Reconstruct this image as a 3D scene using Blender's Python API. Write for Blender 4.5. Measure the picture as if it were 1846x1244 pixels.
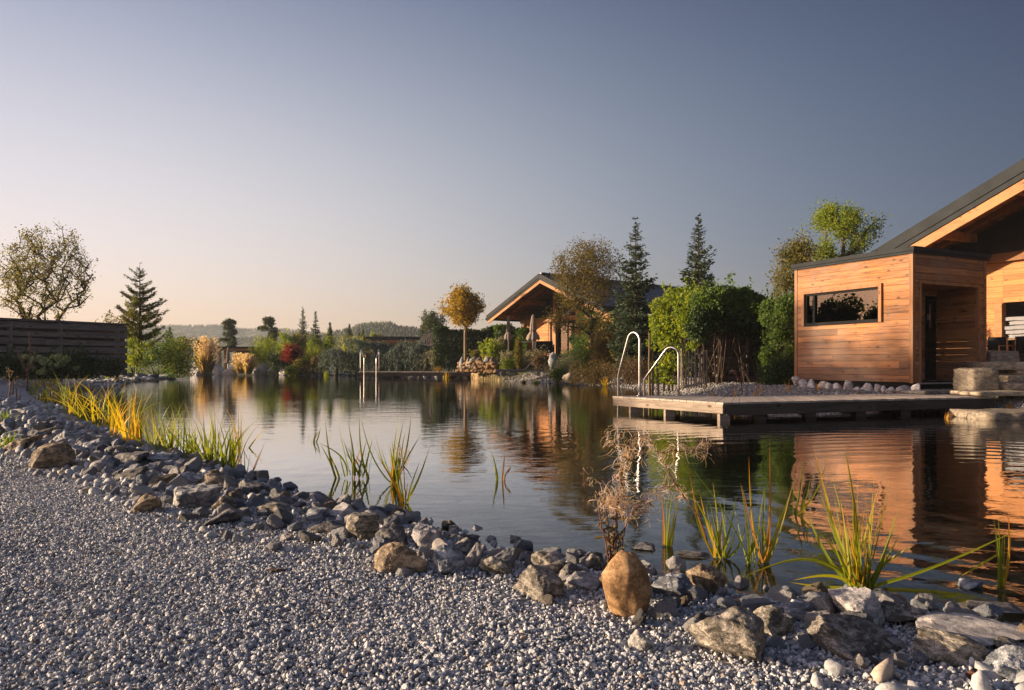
import bpy, bmesh, math, random
import numpy as np
from mathutils import Vector, noise as mnoise
scene = bpy.context.scene
for o in list(bpy.data.objects): bpy.data.objects.remove(o)
COL = scene.collection
R = math.radians

# ------------------------------------------------------------------ camera
EYE = 0.85                      # metres above the pond water, which lies at z = 0
FPX, CX, HY = 1280.0, 923.0, 655.0
cam_d = bpy.data.cameras.new("camera"); cam = bpy.data.objects.new("camera", cam_d); COL.objects.link(cam)
cam.location = (0, 0, EYE); cam.rotation_euler = (R(90), 0, 0)
cam_d.sensor_width = 36; cam_d.lens = FPX / 1846 * 36
cam_d.shift_y = (HY - 622) / 1846
cam_d.clip_start = 0.05; cam_d.clip_end = 12000
scene.camera = cam

# ------------------------------------------------------------------ sky and sun
SUN_EL, SUN_AZ = R(9.5), math.atan2(-1.0, 0.03)      # low sun, to the left of the view
w = bpy.data.worlds.new("World"); scene.world = w; w.use_nodes = True
nt = w.node_tree; nt.nodes.clear()
wo = nt.nodes.new("ShaderNodeOutputWorld"); bg = nt.nodes.new("ShaderNodeBackground")
sky = nt.nodes.new("ShaderNodeTexSky"); sky.sky_type = 'NISHITA'; sky.sun_disc = False
sky.sun_elevation = SUN_EL; sky.sun_rotation = SUN_AZ % (2 * math.pi)
sky.air_density = 1.0; sky.dust_density = 1.2; sky.ozone_density = 1.5; sky.altitude = 300
# the evening sky is clearer and bluer away from the sun than the model's: a smooth correction by direction in the world
SKYFIT = [[-.775, 1.847, -2.70, 5.894, -11.204], [-1.056, 1.474, -2.164, 5.194, -9.406], [-.825, 1.123, -1.62, 2.742, -4.946]]
def _m(op, a, b=0.0, c=None):
    n = nt.nodes.new('ShaderNodeMath'); n.operation = op
    for i, v in enumerate((a, b, c)):
        if v is None: continue
        if isinstance(v, (int, float)): n.inputs[i].default_value = v
        else: nt.links.new(v, n.inputs[i])
    return n.outputs[0]
tc = nt.nodes.new('ShaderNodeTexCoord'); sp = nt.nodes.new('ShaderNodeSeparateXYZ'); nt.links.new(tc.outputs['Generated'], sp.inputs[0])
U = _m('MINIMUM', _m('MAXIMUM', _m('MULTIPLY', sp.outputs[0], -1.0), -.58), .62); Zc = _m('MINIMUM', _m('MAXIMUM', sp.outputs[2], .03), .46)
U2 = _m('MULTIPLY', U, U); Z2 = _m('MULTIPLY', Zc, Zc); cb = nt.nodes.new('ShaderNodeCombineXYZ')
for i, k in enumerate(SKYFIT):
    e = _m('MULTIPLY_ADD', U, k[1], k[0]); e = _m('MULTIPLY_ADD', U2, k[2], e); e = _m('MULTIPLY_ADD', Zc, k[3], e); e = _m('MULTIPLY_ADD', Z2, k[4], e)
    nt.links.new(_m('EXPONENT', e), cb.inputs[i])
vm = nt.nodes.new('ShaderNodeVectorMath'); vm.operation = 'MULTIPLY'; nt.links.new(sky.outputs[0], vm.inputs[0]); nt.links.new(cb.outputs[0], vm.inputs[1])
nt.links.new(vm.outputs[0], bg.inputs[0]); nt.links.new(bg.outputs[0], wo.inputs[0])
bg.inputs[1].default_value = 0.12
sl = bpy.data.lights.new("sun", 'SUN'); sun = bpy.data.objects.new("sun", sl); COL.objects.link(sun)
sl.energy = 5.0; sl.angle = R(0.6); sl.color = (1.0, 0.76, 0.50)
sdir = Vector((math.sin(SUN_AZ) * math.cos(SUN_EL), math.cos(SUN_AZ) * math.cos(SUN_EL), math.sin(SUN_EL)))
sun.rotation_euler = sdir.to_track_quat('Z', 'Y').to_euler(); sun.location = sdir * 50
scene.view_settings.view_transform = 'Standard'; scene.view_settings.look = 'None'
scene.view_settings.exposure = 1.2; scene.view_settings.gamma = 1.0
scene.render.engine = 'CYCLES'
cy = scene.cycles
cy.use_denoising = True
try: cy.denoiser = 'OPENIMAGEDENOISE'
except Exception: pass
cy.max_bounces = 8; cy.diffuse_bounces = 3; cy.glossy_bounces = 4; cy.transmission_bounces = 4
cy.transparent_max_bounces = 8; cy.volume_bounces = 0; cy.sample_clamp_indirect = 6
cy.caustics_reflective = False; cy.caustics_refractive = False

# ------------------------------------------------------------------ helpers
def rng(seed): return np.random.default_rng(seed)
class MB:
    """collects vertices, faces and a per-vertex random value; builds ONE mesh"""
    def __init__(s): s.V = []; s.F = []; s.A = []; s.n = 0
    def add(s, V, F, a=0.5):
        V = np.asarray(V, float).reshape(-1, 3); F = np.asarray(F, int)
        s.V.append(V); s.F.append(F + s.n)
        s.A.append(np.broadcast_to(np.asarray(a, float), (len(V),)).copy()); s.n += len(V)
        return s
    def box(s, lo, hi, a=0.5):
        x0, y0, z0 = lo; x1, y1, z1 = hi
        V = [(x0,y0,z0),(x1,y0,z0),(x1,y1,z0),(x0,y1,z0),(x0,y0,z1),(x1,y0,z1),(x1,y1,z1),(x0,y1,z1)]
        return s.add(V, [(0,3,2,1),(4,5,6,7),(0,1,5,4),(1,2,6,5),(2,3,7,6),(3,0,4,7)], a)
    def hexa(s, V, a=0.5):   # 8 corners, bottom loop ccw then top loop
        return s.add(V, [(0,3,2,1),(4,5,6,7),(0,1,5,4),(1,2,6,5),(2,3,7,6),(3,0,4,7)], a)
    def beam(s, p, q, w_, h_, a=0.5, up=(0,0,1)):
        p = Vector(p); q = Vector(q); d = (q - p).normalized(); u = Vector(up)
        sd = d.cross(u)
        if sd.length < 1e-4: sd = Vector((1,0,0))
        sd.normalize(); u2 = sd.cross(d)
        V = []
        for e in (p, q):
            for i, j in ((-1,-1),(1,-1),(1,1),(-1,1)): V.append(e + sd * (i*w_/2) + u2 * (j*h_/2))
        return s.add([tuple(v) for v in V], [(0,1,2,3),(7,6,5,4),(0,4,5,1),(1,5,6,2),(2,6,7,3),(3,7,4,0)], a)
    def sweep(s, P, rad, n=8, a=0.5, cap=True):
        P = np.asarray(P, float); m = len(P); rad = np.broadcast_to(np.asarray(rad, float), (m,))
        T = np.gradient(P, axis=0); T /= np.linalg.norm(T, axis=1)[:, None] + 1e-12
        ref = np.array([0.0, 0, 1]) if abs(T[0][2]) < .9 else np.array([1.0, 0, 0])
        u = np.cross(T[0], ref); u /= np.linalg.norm(u); U = []
        for t in T:
            u = u - t * np.dot(u, t); u /= np.linalg.norm(u) + 1e-12; U.append(u)
        U = np.array(U); W = np.cross(T, U); an = np.arange(n) / n * 2 * np.pi
        V = P[:, None, :] + rad[:, None, None] * (U[:, None, :] * np.cos(an)[None, :, None] + W[:, None, :] * np.sin(an)[None, :, None])
        i = np.arange(m - 1)[:, None] * n; j = np.arange(n)[None, :]; k = (j + 1) % n
        F = np.stack([i + j, i + k, i + n + k, i + n + j], -1).reshape(-1, 4)
        base = s.n; s.add(V.reshape(-1, 3), F, a)
        if cap:
            c = s.n; s.add([P[0], P[-1]], np.zeros((0, 3), int), a)
            jj = np.arange(n); kk = (jj + 1) % n
            s.F.append(np.stack([np.full(n, c), base + kk, base + jj], -1))
            s.F.append(np.stack([np.full(n, c + 1), base + (m-1)*n + jj, base + (m-1)*n + kk], -1))
        return s
    def frusta(s, P0, P1, R0, R1, n=5, a=0.5):
        P0 = np.asarray(P0, float); P1 = np.asarray(P1, float); T = P1 - P0
        T = T / (np.linalg.norm(T, axis=1)[:, None] + 1e-9)
        ref = np.where(np.abs(T[:, 2:3]) < .9, np.array([[0, 0, 1.0]]), np.array([[1.0, 0, 0]]))
        U = np.cross(T, ref); U /= np.linalg.norm(U, axis=1)[:, None] + 1e-9; W = np.cross(T, U)
        an = np.arange(n) / n * 2 * np.pi; c = np.cos(an)[None, :, None]; sn = np.sin(an)[None, :, None]
        r = U[:, None] * c + W[:, None] * sn
        V = np.concatenate([P0[:, None] + r * np.asarray(R0)[:, None, None], P1[:, None] + r * np.asarray(R1)[:, None, None]], 1)
        m = len(P0); b = np.arange(m)[:, None] * 2 * n; j = np.arange(n)[None]; k = (j + 1) % n
        F = np.stack([b + j, b + k, b + n + k, b + n + j], -1).reshape(-1, 4)
        return s.add(V.reshape(-1, 3), F, a)
    def build(s, name, mat, parent=None, smooth=False, loc=None):
        V = np.concatenate(s.V) if s.V else np.zeros((0, 3)); A = np.concatenate(s.A) if s.A else np.zeros(0)
        me = bpy.data.meshes.new(name); me.vertices.add(len(V)); me.vertices.foreach_set('co', V.astype(np.float32).ravel())
        loops = []; starts = []; c = 0
        for F in s.F:
            if len(F) == 0: continue
            k = F.shape[1]; loops.append(F.ravel()); starts.append(c + np.arange(len(F)) * k); c += F.size
        L = np.concatenate(loops); S = np.concatenate(starts)
        me.loops.add(len(L)); me.loops.foreach_set('vertex_index', L.astype(np.int32))
        me.polygons.add(len(S)); me.polygons.foreach_set('loop_start', S.astype(np.int32))
        me.polygons.foreach_set('use_smooth', np.full(len(S), bool(smooth)))
        me.update(calc_edges=True)
        at = me.attributes.new('rnd', 'FLOAT', 'POINT'); at.data.foreach_set('value', A.astype(np.float32))
        me.materials.append(mat)
        o = bpy.data.objects.new(name, me); COL.objects.link(o)
        if parent: o.parent = parent
        if loc is not None: o.location = loc
        return o
def tag(o, label=None, cat=None, group=None, kind=None):
    if label: o['label'] = label
    if cat: o['category'] = cat
    if group: o['group'] = group
    if kind: o['kind'] = kind
    return o
def empty(name, loc, rz=0.0, label=None, cat=None, group=None):
    o = bpy.data.objects.new(name, None); COL.objects.link(o); o.location = loc; o.rotation_euler = (0, 0, rz)
    o.empty_display_size = .2
    return tag(o, label, cat, group)
def X(px, Y): return (px - CX) / FPX * Y
def Z(py, Y): return EYE - (py - HY) / FPX * Y
def smooth01(t): t = np.clip(t, 0, 1); return t * t * (3 - 2 * t)

# icosphere templates
def ico(level):
    bm = bmesh.new(); bmesh.ops.create_icosphere(bm, subdivisions=level, radius=1)
    V = np.array([v.co[:] for v in bm.verts]); F = np.array([[v.index for v in f.verts] for f in bm.faces]); bm.free()
    return V / np.linalg.norm(V, axis=1)[:, None], F
ICO = {k: ico(k) for k in (1, 2, 3, 4, 5)}
def randrot(r, n):
    q = r.normal(size=(n, 4)); q /= np.linalg.norm(q, axis=1)[:, None]; w_, x, y, z = q.T
    return np.stack([1-2*(y*y+z*z), 2*(x*y-z*w_), 2*(x*z+y*w_), 2*(x*y+z*w_), 1-2*(x*x+z*z), 2*(y*z-x*w_),
                     2*(x*z-y*w_), 2*(y*z+x*w_), 1-2*(x*x+y*y)], -1).reshape(n, 3, 3)

# ------------------------------------------------------------------ materials
def newmat(name):
    m = bpy.data.materials.new(name); m.use_nodes = True; t = m.node_tree; t.nodes.clear()
    out = t.nodes.new('ShaderNodeOutputMaterial'); b = t.nodes.new('ShaderNodeBsdfPrincipled')
    t.links.new(b.outputs[0], out.inputs[0]); return m, t, b, out
def N(t, kind, **kw):
    n = t.nodes.new(kind)
    for k, v in kw.items():
        if k in n.inputs.keys() if hasattr(n.inputs, 'keys') else False: n.inputs[k].default_value = v
        else: setattr(n, k, v)
    return n
def ramp(t, src, stops):
    r = t.nodes.new('ShaderNodeValToRGB'); e = r.color_ramp.elements
    while len(e) > 1: e.remove(e[-1])
    for i, (p, c) in enumerate(stops):
        el = e[0] if i == 0 else e.new(p)
        el.position = p; el.color = (*c, 1) if len(c) == 3 else c
    t.links.new(src, r.inputs[0]); return r.outputs[0]
def noise(t, vec, scale, detail=4, rough=.55, dist=0.0):
    n = t.nodes.new('ShaderNodeTexNoise'); n.inputs['Scale'].default_value = scale; n.inputs['Detail'].default_value = detail
    n.inputs['Roughness'].default_value = rough; n.inputs['Distortion'].default_value = dist
    if vec: t.links.new(vec, n.inputs['Vector'])
    return n.outputs[0]
def coords(t, which='Object', scale=(1, 1, 1)):
    c = t.nodes.new('ShaderNodeTexCoord'); m = t.nodes.new('ShaderNodeMapping'); m.inputs['Scale'].default_value = scale
    t.links.new(c.outputs[which], m.inputs['Vector']); return m.outputs[0]
def mixc(t, f, a, b, mode='MIX'):
    m = t.nodes.new('ShaderNodeMix'); m.data_type = 'RGBA'; m.blend_type = mode
    for s, i in ((f, 0), (a, 6), (b, 7)):
        if isinstance(s, (int, float)): m.inputs[i].default_value = s if i == 0 else (s, s, s, 1)
        elif isinstance(s, tuple): m.inputs[i].default_value = (*s, 1)
        else: t.links.new(s, m.inputs[i])
    return m.outputs[2]
def math_(t, op, a, b=0.0, clamp=False):
    m = t.nodes.new('ShaderNodeMath'); m.operation = op; m.use_clamp = clamp
    for i, s in enumerate((a, b)):
        if isinstance(s, (int, float)): m.inputs[i].default_value = s
        else: t.links.new(s, m.inputs[i])
    return m.outputs[0]
def bump(t, h, dist, strength=1.0, normal=None):
    b = t.nodes.new('ShaderNodeBump'); b.inputs['Strength'].default_value = strength; b.inputs['Distance'].default_value = dist
    t.links.new(h, b.inputs['Height'])
    if normal: t.links.new(normal, b.inputs['Normal'])
    return b.outputs[0]
def attr(t, name='rnd'):
    a = t.nodes.new('ShaderNodeAttribute'); a.attribute_name = name; return a.outputs['Fac']

def mat_leaf(name, stops, trans=.45, rough=.55):
    m, t, b, out = newmat(name); c = ramp(t, attr(t), stops)
    t.links.new(c, b.inputs['Base Color']); b.inputs['Roughness'].default_value = rough
    b.inputs['Specular IOR Level'].default_value = .3
    tr = t.nodes.new('ShaderNodeBsdfTranslucent'); g = mixc(t, 1.0, c, (1.5, 1.35, .55), 'MULTIPLY'); t.links.new(g, tr.inputs[0])
    mx = t.nodes.new('ShaderNodeMixShader'); mx.inputs[0].default_value = trans
    t.links.new(b.outputs[0], mx.inputs[1]); t.links.new(tr.outputs[0], mx.inputs[2]); t.links.new(mx.outputs[0], out.inputs[0])
    return m
def mat_plain(name, col, rough=.6, metal=0.0, nscale=0, namp=.3, spec=.5, bscale=0, bdist=.002):
    m, t, b, out = newmat(name)
    b.inputs['Roughness'].default_value = rough; b.inputs['Metallic'].default_value = metal; b.inputs['Specular IOR Level'].default_value = spec
    if nscale:
        n = noise(t, coords(t), nscale, 6)
        c = ramp(t, n, [(.3, tuple(x * (1 - namp) for x in col)), (.7, tuple(min(1, x * (1 + namp)) for x in col))])
        t.links.new(c, b.inputs['Base Color'])
    else: b.inputs['Base Color'].default_value = (*col, 1)
    if bscale: t.links.new(bump(t, noise(t, coords(t), bscale, 5), bdist), b.inputs['Normal'])
    return m
def mat_wood(name, light, dark, grain=(1.2, 1.2, 26), rough=.62, knots=True, grey=0.0, vary=.5):
    m, t, b, out = newmat(name)
    co = t.nodes.new('ShaderNodeTexCoord').outputs['Object']; r_ = attr(t)
    off = t.nodes.new('ShaderNodeCombineXYZ'); k = math_(t, 'MULTIPLY', r_, 37.0)
    for i in range(3): t.links.new(k, off.inputs[i])
    va = t.nodes.new('ShaderNodeVectorMath'); va.operation = 'ADD'; t.links.new(co, va.inputs[0]); t.links.new(off.outputs[0], va.inputs[1])
    mp = t.nodes.new('ShaderNodeMapping'); mp.inputs['Scale'].default_value = grain; t.links.new(va.outputs[0], mp.inputs[0])
    g1 = noise(t, mp.outputs[0], 1.6, 6, .62, 1.2); g2 = noise(t, mp.outputs[0], .5, 3, .5, .6)
    g = math_(t, 'ADD', math_(t, 'MULTIPLY', g1, .6), math_(t, 'MULTIPLY', g2, .4))
    mid = tuple((a + d) / 2 for a, d in zip(light, dark))
    c = ramp(t, g, [(.36, dark), (.46, mid), (.56, light), (.7, tuple(x * .8 for x in light))])
    pv = ramp(t, r_, [(0, (1 - vary*.55,)*3), (.5, (1, 1, 1)), (1, (1 + vary*.25, 1 + vary*.22, 1 + vary*.18))])
    c = mixc(t, 1.0, c, pv, 'MULTIPLY')
    if knots:
        kp = t.nodes.new('ShaderNodeMapping'); kp.inputs['Scale'].default_value = tuple(1.3 if x < 5 else 2.5 for x in grain)
        t.links.new(va.outputs[0], kp.inputs[0])
        v = t.nodes.new('ShaderNodeTexVoronoi'); v.inputs['Scale'].default_value = 2.6; t.links.new(kp.outputs[0], v.inputs['Vector'])
        kf = ramp(t, v.outputs['Distance'], [(.07, (.85,)*3), (.13, (.5,)*3), (.2, (0, 0, 0))])
        c = mixc(t, kf, c, tuple(x * .28 for x in dark))
    if grey:
        n3 = noise(t, coords(t), .7, 5, .6); gf = ramp(t, n3, [(.38, (0, 0, 0)), (.7, (grey,)*3)])
        c = mixc(t, gf, c, (.24, .21, .19))
    t.links.new(c, b.inputs['Base Color']); b.inputs['Roughness'].default_value = rough
    b.inputs['Specular IOR Level'].default_value = .25
    t.links.new(bump(t, g1, .0006, .6), b.inputs['Normal'])
    return m
def mat_rock(name, a, b_, c_, scale=5, spots=True, cracks=True, bd=.012):
    scale *= 3.6; bd *= .5
    m, t, b, out = newmat(name)
    co = t.nodes.new('ShaderNodeTexCoord').outputs['Object']; oi = t.nodes.new('ShaderNodeObjectInfo')
    va = t.nodes.new('ShaderNodeVectorMath'); va.operation = 'MULTIPLY_ADD'; t.links.new(oi.outputs['Random'], va.inputs[0])
    va.inputs[1].default_value = (13, 29, 41); t.links.new(co, va.inputs[2]); p = va.outputs[0]
    mp = t.nodes.new('ShaderNodeMapping'); mp.inputs['Scale'].default_value = (1, 1, 2.2); mp.inputs['Rotation'].default_value = (.5, .35, 0)
    t.links.new(p, mp.inputs[0])
    n1 = noise(t, mp.outputs[0], scale, 8, .62, .6); n2 = noise(t, p, scale * 14, 5, .7)
    v = math_(t, 'ADD', math_(t, 'MULTIPLY', n1, .6), math_(t, 'MULTIPLY', n2, .4))
    c = ramp(t, v, [(.40, tuple(x * .75 for x in a)), (.47, a), (.52, b_), (.59, c_), (.68, tuple(min(1, x * 1.25) for x in c_))])
    br = ramp(t, math_(t, 'FRACT', math_(t, 'ADD', oi.outputs['Random'], attr(t))), [(0, (.72, .72, .74)), (.5, (1, 1, 1)), (1, (1.25, 1.2, 1.12))])
    c = mixc(t, 1.0, c, br, 'MULTIPLY')
    if spots:
        n3 = noise(t, p, scale * 2.3, 4, .6); f = ramp(t, n3, [(.60, (0, 0, 0)), (.68, (.6,)*3)])
        c = mixc(t, f, c, tuple(min(1, x * 1.35) for x in c_))
        n4 = noise(t, p, scale * 5, 6, .75); f = ramp(t, n4, [(.56, (0, 0, 0)), (.62, (.55,)*3)])
        c = mixc(t, f, c, tuple(x * .45 for x in a))
    t.links.new(c, b.inputs['Base Color']); b.inputs['Roughness'].default_value = .8; b.inputs['Specular IOR Level'].default_value = .35
    nn = bump(t, n1, bd, 1.0)
    nn = bump(t, noise(t, p, scale * 9, 6, .7), bd * .45, 1.0, nn)
    nn = bump(t, noise(t, p, scale * 34, 3, .7), bd * .12, .8, nn)
    t.links.new(nn, b.inputs['Normal']); return m
M = {}
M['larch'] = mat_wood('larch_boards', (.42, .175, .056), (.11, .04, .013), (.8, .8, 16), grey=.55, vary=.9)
M['larch_h'] = mat_wood('house_boards', (.52, .225, .07), (.30, .11, .03), (.8, .8, 16), grey=.1, vary=.6)
M['larch_v'] = mat_wood('larch_posts', (.32, .145, .055), (.15, .062, .022), (14, 14, .9), grey=.4)
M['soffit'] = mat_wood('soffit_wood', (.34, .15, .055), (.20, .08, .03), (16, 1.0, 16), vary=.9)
M['beam'] = mat_wood('beam_wood', (.40, .19, .075), (.24, .105, .04), (3, 3, 9), vary=.4)
M['deck'] = mat_wood('weathered_deck', (.46, .40, .35), (.34, .29, .25), (5, 5, 5), rough=.75, knots=False, vary=.3)
M['fascia'] = mat_wood('weathered_fascia', (.31, .255, .21), (.15, .12, .10), (1.2, 1.2, 18), rough=.75, vary=.4)
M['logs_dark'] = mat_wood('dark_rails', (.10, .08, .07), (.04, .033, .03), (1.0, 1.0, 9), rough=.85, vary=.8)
M['logs'] = mat_wood('weathered_rails', (.27, .235, .21), (.11, .095, .085), (1.0, 1.0, 9), rough=.85, vary=.8)
M['stake'] = mat_wood('stakes', (.22, .15, .09), (.09, .06, .04), (16, 16, 1), rough=.85, vary=.9, knots=False)
M['darkmetal'] = mat_plain('dark_sheet_metal', (.022, .026, .031), .7, 0, 3, .25, .15)
M['slate'] = None
def mat_slate():
    m, t, b, out = newmat('roof_slate'); r_ = attr(t)
    c = ramp(t, r_, [(0, (.035, .045, .065)), (.5, (.06, .075, .105)), (1, (.10, .12, .155))])
    n = noise(t, coords(t), 6, 5); c = mixc(t, .5, c, ramp(t, n, [(.3, (.5,)*3), (.7, (1.4,)*3)]), 'MULTIPLY')
    t.links.new(c, b.inputs['Base Color']); b.inputs['Roughness'].default_value = .38; return m
M['slate'] = mat_slate()
M['steel'] = mat_plain('brushed_steel', (.42, .41, .40), .30, 1.0)
M['black'] = mat_plain('black_paint', (.016, .017, .018), .85, 0, 4, .3, .1)
M['dark_glass'] = None
def mat_glass(name, col=(.02, .022, .025), mixf=.5):
    m, t, b, out = newmat(name)
    tr = t.nodes.new('ShaderNodeBsdfTransparent'); tr.inputs[0].default_value = (.22, .23, .23, 1)
    gl = t.nodes.new('ShaderNodeBsdfGlossy'); gl.inputs['Roughness'].default_value = .01
    fr = t.nodes.new('ShaderNodeFresnel'); fr.inputs[0].default_value = 1.7
    f = math_(t, 'MULTIPLY', fr.outputs[0], 1.15, True)
    mx = t.nodes.new('ShaderNodeMixShader'); t.links.new(f, mx.inputs[0])
    t.links.new(tr.outputs[0], mx.inputs[1]); t.links.new(gl.outputs[0], mx.inputs[2]); t.links.new(mx.outputs[0], out.inputs[0])
    return m
M['glass'] = mat_glass('window_glass')
M['curtain'] = mat_plain('curtain_cloth', (.16, .14, .14), .9, 0, 8, .2)
M['fabric_grey'] = mat_plain('grey_cushion_fabric', (.26, .26, .28), .9, 0, 12, .15, .2, 60, .002)
M['parasol'] = mat_plain('taupe_parasol_cloth', (.25, .20, .17), .9, 0, 6, .2, .2)
M['render_white'] = mat_plain('pale_plaster', (.55, .45, .38), .85, 0, 4, .15)
M['interior'] = mat_plain('dim_interior', (.03, .022, .018), .9, 0, 2, .3)  # near-black colour stands in for the lack of light indoors
M['rock_grey'] = mat_rock('rock_grey', (.14, .145, .155), (.30, .30, .31), (.48, .475, .48))
M['rock_blue'] = mat_rock('rock_blue_grey', (.15, .165, .19), (.31, .33, .37), (.52, .53, .56))
M['rock_dark'] = mat_rock('rock_dark', (.07, .07, .075), (.155, .15, .15), (.28, .265, .25))
M['rock_brown'] = mat_rock('rock_brown', (.11, .085, .06), (.24, .185, .13), (.42, .33, .23))
M['rock_green'] = mat_rock('rock_lichen', (.095, .085, .07), (.22, .20, .17), (.44, .40, .35), 7)
M['rock_tan'] = mat_rock('rock_tan', (.17, .10, .045), (.26, .16, .08), (.34, .225, .125), 2.6, spots=False, bd=.008)
M['rock_white'] = mat_rock('rock_white', (.27, .26, .27), (.42, .405, .41), (.58, .55, .53), 7, spots=False)
M['rock_pale'] = mat_rock('rock_pale', (.42, .41, .42), (.60, .59, .60), (.76, .74, .73), 3, spots=False)
M['rock_rust'] = mat_rock('rock_rust', (.10, .04, .03), (.20, .09, .06), (.28, .15, .11))
M['sandstone'] = mat_rock('sandstone', (.24, .20, .15), (.36, .30, .225), (.46, .40, .31), 3, spots=False, bd=.014)
def mat_pebble(name, stops, rough=.75, wet=False):
    m, t, b, out = newmat(name); r_ = attr(t)
    c = ramp(t, r_, stops)
    n = noise(t, coords(t), 90, 5, .7); c = mixc(t, 1, c, ramp(t, n, [(.3, (.7,)*3), (.7, (1.25,)*3)]), 'MULTIPLY')
    t.links.new(c, b.inputs['Base Color']); b.inputs['Roughness'].default_value = rough; b.inputs['Specular IOR Level'].default_value = .4
    t.links.new(bump(t, n, .003), b.inputs['Normal']); return m
GR = [(0, (.20, .21, .235)), (.3, (.36, .375, .41)), (.6, (.52, .53, .56)), (.85, (.66, .65, .66)), (.965, (.74, .72, .70)), (.975, (.42, .33, .25)), (1, (.33, .26, .20))]
M['gravel'] = mat_pebble('gravel_chips', GR)
M['cobble'] = mat_pebble('cobble_stone', [(0, (.20, .205, .215)), (.35, (.36, .365, .38)), (.7, (.52, .515, .52)), (.9, (.68, .66, .64)), (.96, (.46, .38, .30)), (1, (.30, .24, .19))])
M['bank_pebble'] = mat_pebble('bank_pebbles_shaded', [(0, (.11, .11, .115)), (.4, (.20, .195, .19)), (.8, (.33, .315, .30)), (1, (.46, .43, .40))])  # darker than the near gravel: shade of the banks put into the colour
# ground sheets ------------------------------------------------------
def mat_gravel_ground(name, cols, s1=70, bd=.006):
    m, t, b, out = newmat(name); p = coords(t)
    v = t.nodes.new('ShaderNodeTexVoronoi'); v.inputs['Scale'].default_value = s1; t.links.new(p, v.inputs['Vector'])
    v2 = t.nodes.new('ShaderNodeTexVoronoi'); v2.inputs['Scale'].default_value = s1 * .28; t.links.new(p, v2.inputs['Vector'])
    c = mixc(t, .5, v.outputs['Color'], v2.outputs['Color'])
    bw = t.nodes.new('ShaderNodeRGBToBW'); t.links.new(c, bw.inputs[0])
    c = ramp(t, bw.outputs[0], cols)
    n = noise(t, p, 1.2, 6, .6); c = mixc(t, 1, c, ramp(t, n, [(.3, (.75, .75, .77)), (.7, (1.15, 1.12, 1.08))]), 'MULTIPLY')
    t.links.new(c, b.inputs['Base Color']); b.inputs['Roughness'].default_value = .85
    inv = math_(t, 'SUBTRACT', 1.0, v.outputs['Distance']); inv2 = math_(t, 'SUBTRACT', 1.0, v2.outputs['Distance'])
    nn = bump(t, inv, bd); nn = bump(t, inv2, bd * 2.5, .8, nn); t.links.new(nn, b.inputs['Normal']); return m
M['g_gravel'] = mat_gravel_ground('ground_gravel', [(.3, (.17, .175, .19)), (.5, (.36, .36, .375)), (.7, (.56, .54, .53))])
M['g_bed'] = None
def mat_bed():
    m, t, b, out = newmat('pond_bed_stones'); p = coords(t)
    v = t.nodes.new('ShaderNodeTexVoronoi'); v.inputs['Scale'].default_value = 9; t.links.new(p, v.inputs['Vector'])
    bw = t.nodes.new('ShaderNodeRGBToBW'); t.links.new(v.outputs['Color'], bw.inputs[0])
    c = ramp(t, bw.outputs[0], [(.2, (.20, .11, .045)), (.5, (.42, .26, .12)), (.75, (.60, .44, .25)), (.85, (.32, .26, .11))])
    n = noise(t, p, .8, 5); c = mixc(t, ramp(t, n, [(.4, (0, 0, 0)), (.65, (.8,)*3)]), c, (.05, .06, .025))
    sx = t.nodes.new('ShaderNodeSeparateXYZ'); t.links.new(p, sx.inputs[0])
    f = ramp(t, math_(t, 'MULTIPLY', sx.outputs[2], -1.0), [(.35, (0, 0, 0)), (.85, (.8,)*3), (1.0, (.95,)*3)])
    c = mixc(t, f, c, (.018, .024, .014))        # light lost in deeper water, put into the bed colour
    t.links.new(c, b.inputs['Base Color']); b.inputs['Roughness'].default_value = .9
    t.links.new(bump(t, v.outputs['Distance'], -.03), b.inputs['Normal']); return m
M['g_bed'] = mat_bed()
def mat_soil():
    m, t, b, out = newmat('garden_soil_and_grass'); p = coords(t); n = noise(t, p, .6, 8, .65); n2 = noise(t, p, 12, 6, .7)
    c = ramp(t, n, [(.35, (.045, .06, .02)), (.5, (.08, .085, .03)), (.65, (.13, .10, .05))])
    c = mixc(t, .6, c, ramp(t, n2, [(.3, (.5,)*3), (.7, (1.5,)*3)]), 'MULTIPLY')
    t.links.new(c, b.inputs['Base Color']); b.inputs['Roughness'].default_value = .95
    t.links.new(bump(t, n2, .05), b.inputs['Normal']); return m
M['g_soil'] = mat_soil()
def mat_forest(name, a, b_):
    m, t, b, out = newmat(name); p = coords(t)
    v = t.nodes.new('ShaderNodeTexVoronoi'); v.inputs['Scale'].default_value = .12; t.links.new(p, v.inputs['Vector'])
    n = noise(t, p, .01, 5); bw = t.nodes.new('ShaderNodeRGBToBW'); t.links.new(v.outputs['Color'], bw.inputs[0])
    c = ramp(t, math_(t, 'ADD', math_(t, 'MULTIPLY', bw.outputs[0], .5), math_(t, 'MULTIPLY', n, .5)), [(.3, a), (.7, b_)])
    t.links.new(c, b.inputs['Base Color']); b.inputs['Roughness'].default_value = .95
    t.links.new(bump(t, v.outputs['Distance'], -4.0), b.inputs['Normal']); return m
M['forest'] = mat_forest('wooded_hill', (.03, .045, .02), (.06, .075, .03))
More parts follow.
